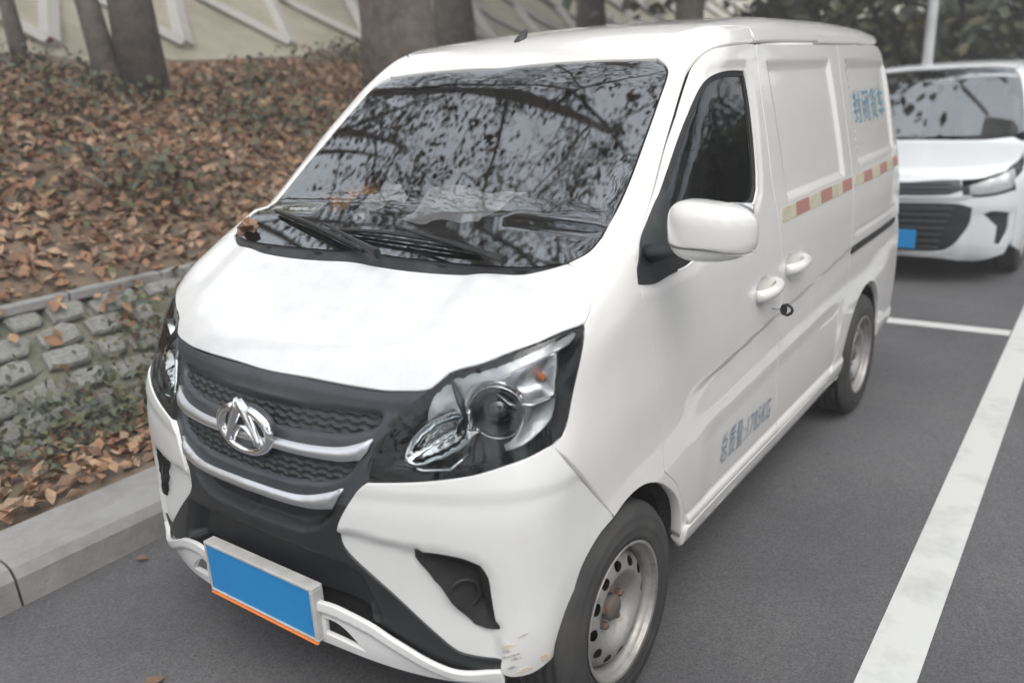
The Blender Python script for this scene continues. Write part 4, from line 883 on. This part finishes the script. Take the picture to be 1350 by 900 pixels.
# --- wheels
def tyre_mesh(R, wdt):
    m = MB(); h = wdt/2; prof = []
    for r, a in ((.185, -h+.014), (.196, -h+.004), (.214, -h-.003), (.216, -h-.001), (.225, -h-.004), (.240, -h-.004), (.242, -h-.001), (.258, -h-.002), (.268, -h+.002), (.270, -h+.005), (.280, -h+.008), (R-.004, -h+.024)): prof.append((r, a))
    for g_ in (-.045, -.015, .015, .045): prof += [(R, g_-.009), (R-.006, g_-.006), (R-.006, g_+.006), (R, g_+.009)]
    for r, a in ((R-.004, h-.024), (.280, h-.008), (.270, h-.005), (.268, h-.002), (.258, h+.002), (.242, h+.001), (.240, h+.004), (.225, h+.004), (.216, h+.001), (.214, h+.003), (.196, h-.004), (.185, h-.014)): prof.append((r, a))
    m.lathe(prof, 72); return m
def rim_disc(n_h, r_h, r_hole):
    ring = lambda r, n: [(r*math.cos(t), r*math.sin(t)) for t in np.linspace(0, 2*math.pi, n, endpoint=False)]
    out = np.array(ring(.168, 72)); hs = [np.array([(r_h*math.cos(t)+r_hole*(.85*math.cos(a)*math.cos(t)-1.08*math.sin(a)*math.sin(t)), r_h*math.sin(t)+r_hole*(.85*math.cos(a)*math.sin(t)+1.08*math.sin(a)*math.cos(t))) for a in np.linspace(0, 2*math.pi, 14, endpoint=False)]) for t in np.linspace(0, 2*math.pi, n_h, endpoint=False)]
    G = [(0, 0)]
    for r in np.arange(.008, .164, .008): G += ring(r, max(8, int(r*420)))
    G = np.array(G); k = np.ones(len(G), bool)
    for H in hs: k &= ~inside(H, G) & (bdist(H, G) > .002)
    V = np.concatenate([out]+hs+[G[k]]); E = []; s = 0
    for Q in [out]+hs: E += [(s+i, s+(i+1) % len(Q)) for i in range(len(Q))]; s += len(Q)
    r = delaunay_2d_cdt([Vector(v) for v in V], E, [], 0, 1e-7); V2 = np.array([tuple(v) for v in r[0]]); Fc = np.array([list(q) for q in r[2]]); c = V2[Fc].mean(1)
    ok = np.ones(len(Fc), bool)
    for H in hs: ok &= ~inside(H, c)
    return V2, Fc[ok]
ZR = interp([(0, -.034), (.045, -.034), (.060, -.036), (.078, -.026), (.096, -.002), (.110, .007), (.128, .004), (.148, -.008), (.168, -.035)])
def make_wheel(x, y, z):
    wh = empty("wheel", (x, y, z), parent=van)
    tyre_mesh(.297, .180).build("tyre", M['tyre'], wh, True)
    V2, Fc = rim_disc(12, .131, .0155); a = ZR(np.hypot(V2[:, 0], V2[:, 1]))
    P = np.stack([a+.066, V2[:, 0], V2[:, 1]], 1)
    fs = []
    for t in Fc:
        n_ = np.cross(P[t[1]]-P[t[0]], P[t[2]]-P[t[0]]); fs.append(t if n_[0] > 0 else t[::-1])
    rd = build("rim", P, fs, M['steel'], wh, True)
    rm = MB(); rm.lathe([(.166, .01), (.166, .055), (.170, .068), (.182, .078), (.190, .083), (.193, .088), (.190, .091), (.184, .088)], 72); rm.lathe([(.184, .0875), (.176, .070), (.160, .02), (.158, -.08)], 72)
    build("rim_flange", rm.v, rm.f, M['steel'], rd, True)
    hb = MB(); hb.lathe([(.036, .02), (.036, .052), (.029, .060), (.0, .062)], 24); hb.build("hub_cap", M['hub'], rd, True)
    nu = MB().lathe([(.011, .02), (.011, .046), (.007, .053), (.0, .053)], 6); n0 = None
    for k in range(5):
        t = 2*math.pi*k/5+.3
        if n0 is None: n0 = o = nu.build("wheel_nut", M['hub'], rd)
        else: o = link("wheel_nut", n0.data, rd)
        o.location = (0, .052*math.cos(t), .052*math.sin(t))
    dr = MB(); dr.lathe([(.0, -.02), (.15, -.02), (.15, -.07), (.10, -.08)], 32); dr.build("brake_drum", M['dark'], wh, True)
    return wh
def copy_tree(o, parent=None):
    c = o.copy(); COL.objects.link(c)
    if parent: c.parent = parent
    for ch in list(o.children): copy_tree(ch, c)
    return c
w0 = make_wheel(.716, .262, .297)
for x, y, rz in ((.714, 2.69, 0), (-.716, .262, math.pi), (-.714, 2.69, math.pi)):
    c = copy_tree(w0, van); c.location = (x, y, .297); c.rotation_euler = (rad(37) if y > 1 else rad(11), 0, rz)
for y in (.27, 2.69):
    for s in (1, -1):
        m = MB(); n = 30; T = np.linspace(math.radians(-12), math.radians(192 if y > 1 else 172), n)
        v = [(s*xx, y+rr*math.cos(t), .30+rr*math.sin(t)) for xx, rr in ((.785 if y > 1 else .74, .345), (.45, .352), (.45, .05)) for t in T]
        m.add(v, [(i*n+k, i*n+k+1, (i+1)*n+k+1, (i+1)*n+k) for i in range(2) for k in range(n-1)]); m.build("wheel_arch_liner", M['dark'], van, True)
# --- underbody, lining and cabin
MB().box((0, 1.58, .33), (1.12, 3.1, .05)).build("underbody", M['dark'], van)
MB().box((0, .02, .62), (1.10, .05, .60)).build("radiator_support", M['dark'], van)
MB().box((0, .40, .78), (1.30, .04, .82)).build("bulkhead", M['dark'], van)
MB().box((0, 1.46, 1.06), (1.36, .03, 1.36)).build("cargo_partition", M['partition'], van)
panel("headlining", M['interior'], 'T', symm([(0, 1.0), (.50, 1.02), (.60, 1.10), (.63, 1.45), (0, 1.45)]), van, off=-.035, thick=0, h=.08)
dt = panel("door_trim", M['interior'], 'S', [(.47, 1.15), (.47, .75), (.75, .45), (1.36, .45), (1.36, 1.20), (1.1, 1.215), (.7, 1.15)], van, off=-.05, thick=.01, h=.08)
both(dt, van)
dash = MB(); prof = [(.31, 1.205), (.36, 1.228), (.48, 1.245), (.62, 1.248), (.72, 1.235), (.78, 1.20), (.80, 1.12), (.74, 1.00), (.72, .80)]; xs = np.linspace(-.66, .66, 21)
dash.add([(x, y+(.06*(x/.66)**2 if y < .45 else 0), z-.02*(abs(x)/.66)**3+(.035*math.exp(-((x-.32)/.2)**2) if y > .55 and z > 1.1 else 0)) for x in xs for y, z in prof], [(i*9+k, (i+1)*9+k, (i+1)*9+k+1, i*9+k+1) for i in range(20) for k in range(8)])
dash.build("dashboard", M['interior'], van, True)
sw = MB(); c0 = np.array((.34, .86, 1.17)); tl = rad(32)
sw.tube([c0+np.array((.185*math.cos(t), .185*math.sin(t)*math.sin(tl), .185*math.sin(t)*math.cos(tl))) for t in np.linspace(0, 2*math.pi, 37)], .014, 8, False)
swo = sw.build("steering_wheel", M['blk'], van, True)
sp = MB(); sp.tube([c0+np.array((-.17, 0, 0)), c0+np.array((0, -.03, -.02)), c0+np.array((.17, 0, 0))], [.012, .04, .012], 8); sp.tube([c0+np.array((0, -.03, -.02)), c0+np.array((0, -.095, -.15))], [.03, .012], 8); sp.build("wheel_spoke", M['blk'], swo, True)
for x in (.36, -.36):
    st = MB(); st.box((x, 1.12, .80), (.48, .46, .16), bev=.04); s_ = st.build("seat", M['seat'], van)
    b = MB(); th = rad(-14); rot = ((1, 0, 0), (0, math.cos(th), -math.sin(th)), (0, math.sin(th), math.cos(th)))
    b.box((x, 1.33, 1.10), (.46, .13, .60), rot, .045); b.build("seat_back", M['seat'], s_)
    b = MB(); b.box((x, 1.395, 1.475), (.25, .09, .16), rot, .03); b.build("headrest", M['seat'], s_)
# --- things on and in the van
def sheet(name, pts, z, material, label, cat, seed, amp=.012, n=14, tilt=.06):
    r_ = np.random.default_rng(seed); P = np.array(pts, float); vs = []; fs = []
    for i in range(n+1):
        for j in range(n+1):
            a, b = i/n, j/n; q = (1-a)*(1-b)*P[0]+a*(1-b)*P[1]+a*b*P[2]+(1-a)*b*P[3]
            vs.append((q[0], q[1], z+tilt*b+amp*(math.sin(5*a+seed)*math.cos(4*b+2*seed)+.5*math.sin(13*a+9*b+seed)+.4*r_.random())+amp))
    for i in range(n):
        for j in range(n): fs.append((i*(n+1)+j, (i+1)*(n+1)+j, (i+1)*(n+1)+j+1, i*(n+1)+j+1))
    o = build(name, vs, fs, material, None, True); tag(o, label, cat); return o
sheet("paper_sheet", [(-.09, .47), (.20, .50), (.17, .80), (-.19, .76)], 1.252, M['paper'], "large white sheet lying on the dashboard behind the windscreen", "paper", 1)
sheet("paper_sheet", [(-.33, .49), (-.17, .45), (-.14, .58), (-.28, .62)], 1.255, M['paper'], "small crumpled white paper beside the orange packet on the dashboard", "paper", 3, .022, 10, .07)
sheet("packet", [(-.52, .55), (-.36, .50), (-.32, .70), (-.47, .74)], 1.262, M['packet'], "crumpled orange packet on the dashboard behind the windscreen", "packet", 5, .026, 10, .09)
key = tag(empty("door_key", (.819, 1.287, .882)), "black headed key left in the lock of the van's front door", "key")
kb = MB(); kb.box((.016, 0, 0), (.034, .003, .009), bev=.001); kb.build("key_blade", M['silver'], key)
kh = MB(); kh.tube([(.034, 0, 0), (.040, 0, .014), (.055, 0, .018), (.068, 0, .010), (.072, 0, 0), (.068, 0, -.010), (.055, 0, -.018), (.040, 0, -.014), (.034, 0, 0)], .0055, 8, False); kh.box((.045, 0, 0), (.018, .007, .022), bev=.002); kh.build("key_head", M['blk'], key)
for k, (x, y, z, n_, sz, c, lab) in enumerate([(-.585, .285, 1.236, 5, .085, 2, "small heap of brown leaves caught in the far corner of the van's windscreen base"), (.10, .245, 1.215, 1, .045, 3, "single yellowish leaf lying on the black panel below the windscreen")]):
    rr = np.random.default_rng(70+k); o = leaf_cloud("fallen_leaf" if n_ == 1 else "leaf_heap", rr.normal(0, .028, (n_, 3))*(1, .7, .35), rr.normal(size=(n_, 3))*.4+(0, -.4, 1), np.full(n_, sz), None, seed=90+k, mats=[M['leaf%d' % c], M['leaf0'], M['leaf5']] if n_ > 1 else [M['leaf3']])
    o.location = (x, y, z); tag(o, lab, "leaf")
# ================================================================== the white car behind
CY0 = 5.45; CXC = .30
CYC = interp([(.13, .14), (.22, .05), (.36, .01), (.55, 0), (.72, .010), (.83, .04), (.93, .10), (1.1, .25)])
CKX = interp([(0, 0), (.3, .02), (.5, .055), (.65, .11), (.78, .20), (.9, .36)])
CSD = interp([(.15, .84), (.3, .885), (.7, .905), (.95, .895), (1.05, .875), (1.3, .80), (1.6, .66), (1.8, .55)])
CRF = interp([(1.0, 1.40), (1.4, 1.55), (1.8, 1.625), (2.4, 1.645), (3.4, 1.62), (4.4, 1.50)])
def carbody(P):
    x = np.abs(P[..., 0]-CXC); y = P[..., 1]-CY0; z = P[..., 2]
    side = x-(CSD(z)-.16*np.clip(.5-y, 0, 1)**2); front = (CYC(z)+CKX(np.minimum(x, .95))-y)*.93
    hood = (z-(.85+.25*np.clip(y, -.5, 1.0)-.06*np.clip(y-.3, 0, 1)**2-.05*x*x))*.95
    scr = ((z-1.08)-.66*(y-.86-.16*x*x))/1.2; roof = z-(CRF(y)-.05*x*x); rear = y-4.5+.2*np.maximum(z-.9, 0)
    top = smin(hood, smax(scr, roof, .08), .03)
    return smax(smax(smax(front, top, .10), side, .12), rear, .15)
car = tag(empty("white_car", (CXC, CY0, 0)), "white car with a dark grille parked in the bay behind the van", "car")
def cp(name, material, pl, poly, parent, **k):
    if pl in ('F', 'T', 'W'): poly = [(x+CXC, y) for x, y in poly]
    k.setdefault('h', .06); o = panel(name, material, pl, poly, parent, f=carbody, **k)
    return o
def fix(o, root):
    o.matrix_parent_inverse = Matrix.Translation((-root.location.x, -root.location.y, 0)); return o
wy = lambda y: CY0+y
P_ = PL['W']
def wv(y, z): return float(np.array((0, wy(y), z))@P_[2])
parts = []
parts.append(cp("bonnet", M['carpaint'], 'T', symm([(0, wy(.80)), (.45, wy(.82)), (.70, wy(.90)), (.78, wy(.85)), (.80, wy(.50)), (.74, wy(.245)), (.60, wy(.135)), (.40, wy(.075)), (0, wy(.030))]), car))
sc = symm([(0, wv(1.70, 1.60)), (.40, wv(1.70, 1.595)), (.58, wv(1.66, 1.555)), (.64, wv(1.55, 1.48)), (.72, wv(1.2, 1.24)), (.775, wv(.98, 1.10)), (.70, wv(.93, 1.08)), (.4, wv(.88, 1.06)), (0, wv(.85, 1.05))])
parts.append(cp("windscreen", M['screen'], 'W', sc, car, off=-.004, thick=0))
parts.append(cp("roof", M['carpaint'], 'T', symm([(0, wy(1.70)), (.40, wy(1.72)), (.58, wy(1.70)), (.62, wy(2.0)), (.62, wy(4.0)), (.5, wy(4.2)), (0, wy(4.25))]), car, h=.1))
PP = lambda pts: [(float(np.array((x+CXC, wy(y), z))@PL['P'][1]), float(np.array((x+CXC, wy(y), z))@PL['P'][2])) for x, y, z in pts]
parts.append(cp("pillar", M['carpaint'], 'P', PP([(.775, .98, 1.10), (.72, 1.2, 1.24), (.64, 1.55, 1.48), (.58, 1.66, 1.555), (.62, 2.0, 1.60), (.62, 4.0, 1.58), (.70, 4.0, 1.50), (.70, 2.0, 1.50), (.78, 1.3, 1.22), (.85, .95, 1.05)]), car, gap=.001))
sw_ = [(wy(1.05), 1.04), (wy(1.35), 1.22), (wy(1.85), 1.47), (wy(2.4), 1.52), (wy(3.6), 1.50), (wy(4.0), 1.30), (wy(4.05), 1.06)]
arc2 = lambda yc, r: [(wy(yc)+r*math.cos(a), .33+r*math.sin(a)) for a in np.linspace(math.radians(-14), math.radians(194), 18)]
sd2 = [(wy(.25), .80), (wy(.5), .93), (wy(.92), 1.05), (wy(1.3), 1.26), (wy(1.85), 1.53), (wy(2.4), 1.56), (wy(3.6), 1.54), (wy(4.2), 1.35), (wy(4.4), .9), (wy(4.35), .3), (wy(4.1), .24)]+arc2(3.6, .37)+[(wy(3.2), .22), (wy(1.3), .22)]+arc2(.85, .37)+[(wy(.42), .25), (wy(.3), .30)]
parts.append(cp("side_panel", M['carpaint'], 'S', sd2, car, holes=[sw_], h=.07))
parts.append(cp("side_glass", M['sideglass'], 'S', sw_, car, off=-.012, thick=0, gap=-.004))
lx = [(.48, .76), (.60, .80), (.75, .86), (.845, .93), (.857, .86), (.845, .74), (.74, .70), (.60, .68), (.50, .69)]
CC = lambda pts: [(float(np.array((x+CXC, wy(float(CYC(z)+CKX(x))), z))@PL['C'][1]), float(np.array((x+CXC, wy(float(CYC(z)+CKX(x))), z))@PL['C'][2])) for x, z in pts]
hd2 = cp("headlight", M['blk'], 'C', CC(lx), car, off=-.004, h=.04); parts.append(hd2)
ch = cp("lamp_reflector", M['lampgrey'], 'C', CC([(.53, .765), (.62, .80), (.74, .845), (.80, .885), (.81, .80), (.80, .745), (.72, .715), (.60, .70), (.54, .705)]), hd2, off=.003, h=.03, relief=lambda uv, S: -.006*np.abs(np.sin(uv[:, 0]*24)), thick=.008)
gu = symm([(0, .838), (.40, .828), (.47, .812), (.49, .73), (.40, .70), (0, .69)]); gl2 = symm([(0, .64), (.46, .64), (.57, .61), (.56, .48), (.47, .32), (.38, .265), (0, .26)])
parts.append(cp("upper_grille", M['grey'], 'F', gu, car, off=-.006, h=.05)); parts.append(cp("lower_grille", M['blk'], 'F', gl2, car, off=-.012, h=.06))
for z in (.715, .75, .785): parts.append(cp("grille_slat", M['grey'], 'F', symm([(0, z+.007), (.42, z+.006), (.42, z-.006), (0, z-.007)]), car, off=.004, h=.08, thick=.012))
for z in (.30, .35, .40, .45, .50, .55, .60): parts.append(cp("grille_slat", M['grey'], 'F', symm([(0, z+.008), (.38+.25*(z-.35), z+.008), (.38+.25*(z-.35), z-.008), (0, z-.008)]), car, off=.004, h=.08, thick=.02))
parts.append(cp("grille_bar", M['silver'], 'F', symm([(0, .686), (.44, .694), (.56, .70), (.56, .685), (.5, .665), (.44, .655), (0, .652)]), car, off=.006, h=.05, thick=.02))
fogp = [(.64, .56), (.70, .58), (.81, .56), (.81, .42), (.775, .31), (.73, .32), (.735, .46)]
bmp = symm([(0, .850), (.40, .840), (.475, .822)]+[(.50, .69), (.60, .68), (.74, .70), (.80, .72), (.84, .70), (.845, .40), (.80, .24), (.62, .18), (.46, .20), (.36, .215), (0, .22)])
ins = lambda P, d: [tuple(q) for q in inset(np.array(P if area2(np.array(P)) > 0 else P[::-1]), -d)]
GUX = [(x+CXC, z) for x, z in gu]; GLX = [(x+CXC, z) for x, z in gl2]; FX = [(x+CXC, z) for x, z in fogp]; FX2 = [(-x+CXC, z) for x, z in fogp]
parts.append(panel("front_bumper", M['carpaint'], 'F', [(x+CXC, z) for x, z in bmp], car, f=carbody, h=.03, holes=[GUX, GLX, FX, FX2], thick=.03, relief=lambda uv, S: -.012*smooth01((.60-uv[:, 1])/.05)*smooth01((np.abs(uv[:, 0]-CXC)-.50)/.06)))
for q in (FX, FX2): parts.append(panel("fog_lamp_recess", M['blk'], 'F', q, car, f=carbody, off=-.03, h=.04, gap=-.004))
m = MB(); m.box((CXC, CY0-.03, .37), (.44, .012, .14), bev=.003); parts.append(m.build("number_plate", M['plate'], car))
m = MB(); m.box((CXC, CY0+2.2, .30), (1.5, 3.6, .2)); parts.append(m.build("underbody", M['dark'], car))
m = MB(); m.box((CXC, CY0+1.05, .95), (1.4, .35, .12), bev=.03); parts.append(m.build("dashboard", M['interior'], car))
m = MB(); m.box((CXC, CY0+3.0, 1.0), (1.2, .12, .9), bev=.03); parts.append(m.build("rear_seat", M['interior'], car))
m = MB(); m.box((CXC, CY0+2.3, .46), (1.5, 3.0, .04)); parts.append(m.build("cabin_floor", M['dark'], car))
parts.append(cp("headlining", M['interior'], 'T', symm([(0, wy(1.75)), (.5, wy(1.78)), (.58, wy(2.2)), (.58, wy(4.0)), (0, wy(4.1))]), car, off=-.04, thick=0, h=.2))
parts.append(cp("tailgate", M['carpaint'], 'R', [(-x, z) for x, z in [(q[0]+CXC, q[1]) for q in symm([(0, 1.50), (.45, 1.46), (.60, 1.3), (.75, .95), (.78, .4), (0, .38)])]], car, h=.12))
for x in (-.38, .38):
    m = MB(); m.box((CXC+x, CY0+2.0, 1.02), (.48, .14, .62), bev=.05); m.box((CXC+x, CY0+2.02, 1.40), (.26, .1, .16), bev=.03); parts.append(m.build("seat", M['seat'], car))
vs, fs = superell((CXC+1.0, CY0+1.18, 1.10), (.11, .07, .075), .6, .7, 20, 12); mo = build("side_mirror", vs, fs, M['carpaint'], car, True); parts.append(mo)
m = MB(); m.tube([(CXC+.86, CY0+1.22, 1.04), (CXC+.95, CY0+1.2, 1.06)], .03, 8); am = m.build("mirror_arm", M['blk'], mo)
for o in list(parts):
    if o.name.split('.')[0] in ("pillar", "side_panel", "side_glass", "headlight", "side_mirror"):
        me = o.data; r = mirror(o, car)
        co = np.empty(len(r.data.vertices)*3); r.data.vertices.foreach_get('co', co); co = co.reshape(-1, 3); co[:, 0] += 2*CXC; r.data.vertices.foreach_set('co', co.ravel()); r.data.update(); parts.append(r)
        if o.children:
            for c in o.children:
                q = mirror(c, r); co = np.empty(len(q.data.vertices)*3); q.data.vertices.foreach_get('co', co); co = co.reshape(-1, 3); co[:, 0] += 2*CXC; q.data.vertices.foreach_set('co', co.ravel()); q.data.update()
for o in parts: fix(o, car)
for x, y in ((.80, .85), (.80, 3.6), (-.80, .85), (-.80, 3.6)):
    c = copy_tree(w0, car); c.location = (x-.03*np.sign(x), y, .33); c.scale = (1, 1.11, 1.11); c.rotation_euler = (.3, 0, 0 if x > 0 else math.pi)
# ================================================================== damp, hazy air
hm_ = bpy.data.materials.new("haze"); hm_.use_nodes = True; t = hm_.node_tree; t.nodes.clear()
ho = t.nodes.new('ShaderNodeOutputMaterial'); hv = t.nodes.new('ShaderNodeVolumePrincipled'); hv.inputs['Density'].default_value = .008; hv.inputs['Color'].default_value = (.985, .988, .99, 1)
t.links.new(hv.outputs[0], ho.inputs['Volume'])
hz = MB().box((29.5, 20, 11), (183, 224, 24)).build("haze", hm_); hz['kind'] = 'stuff'
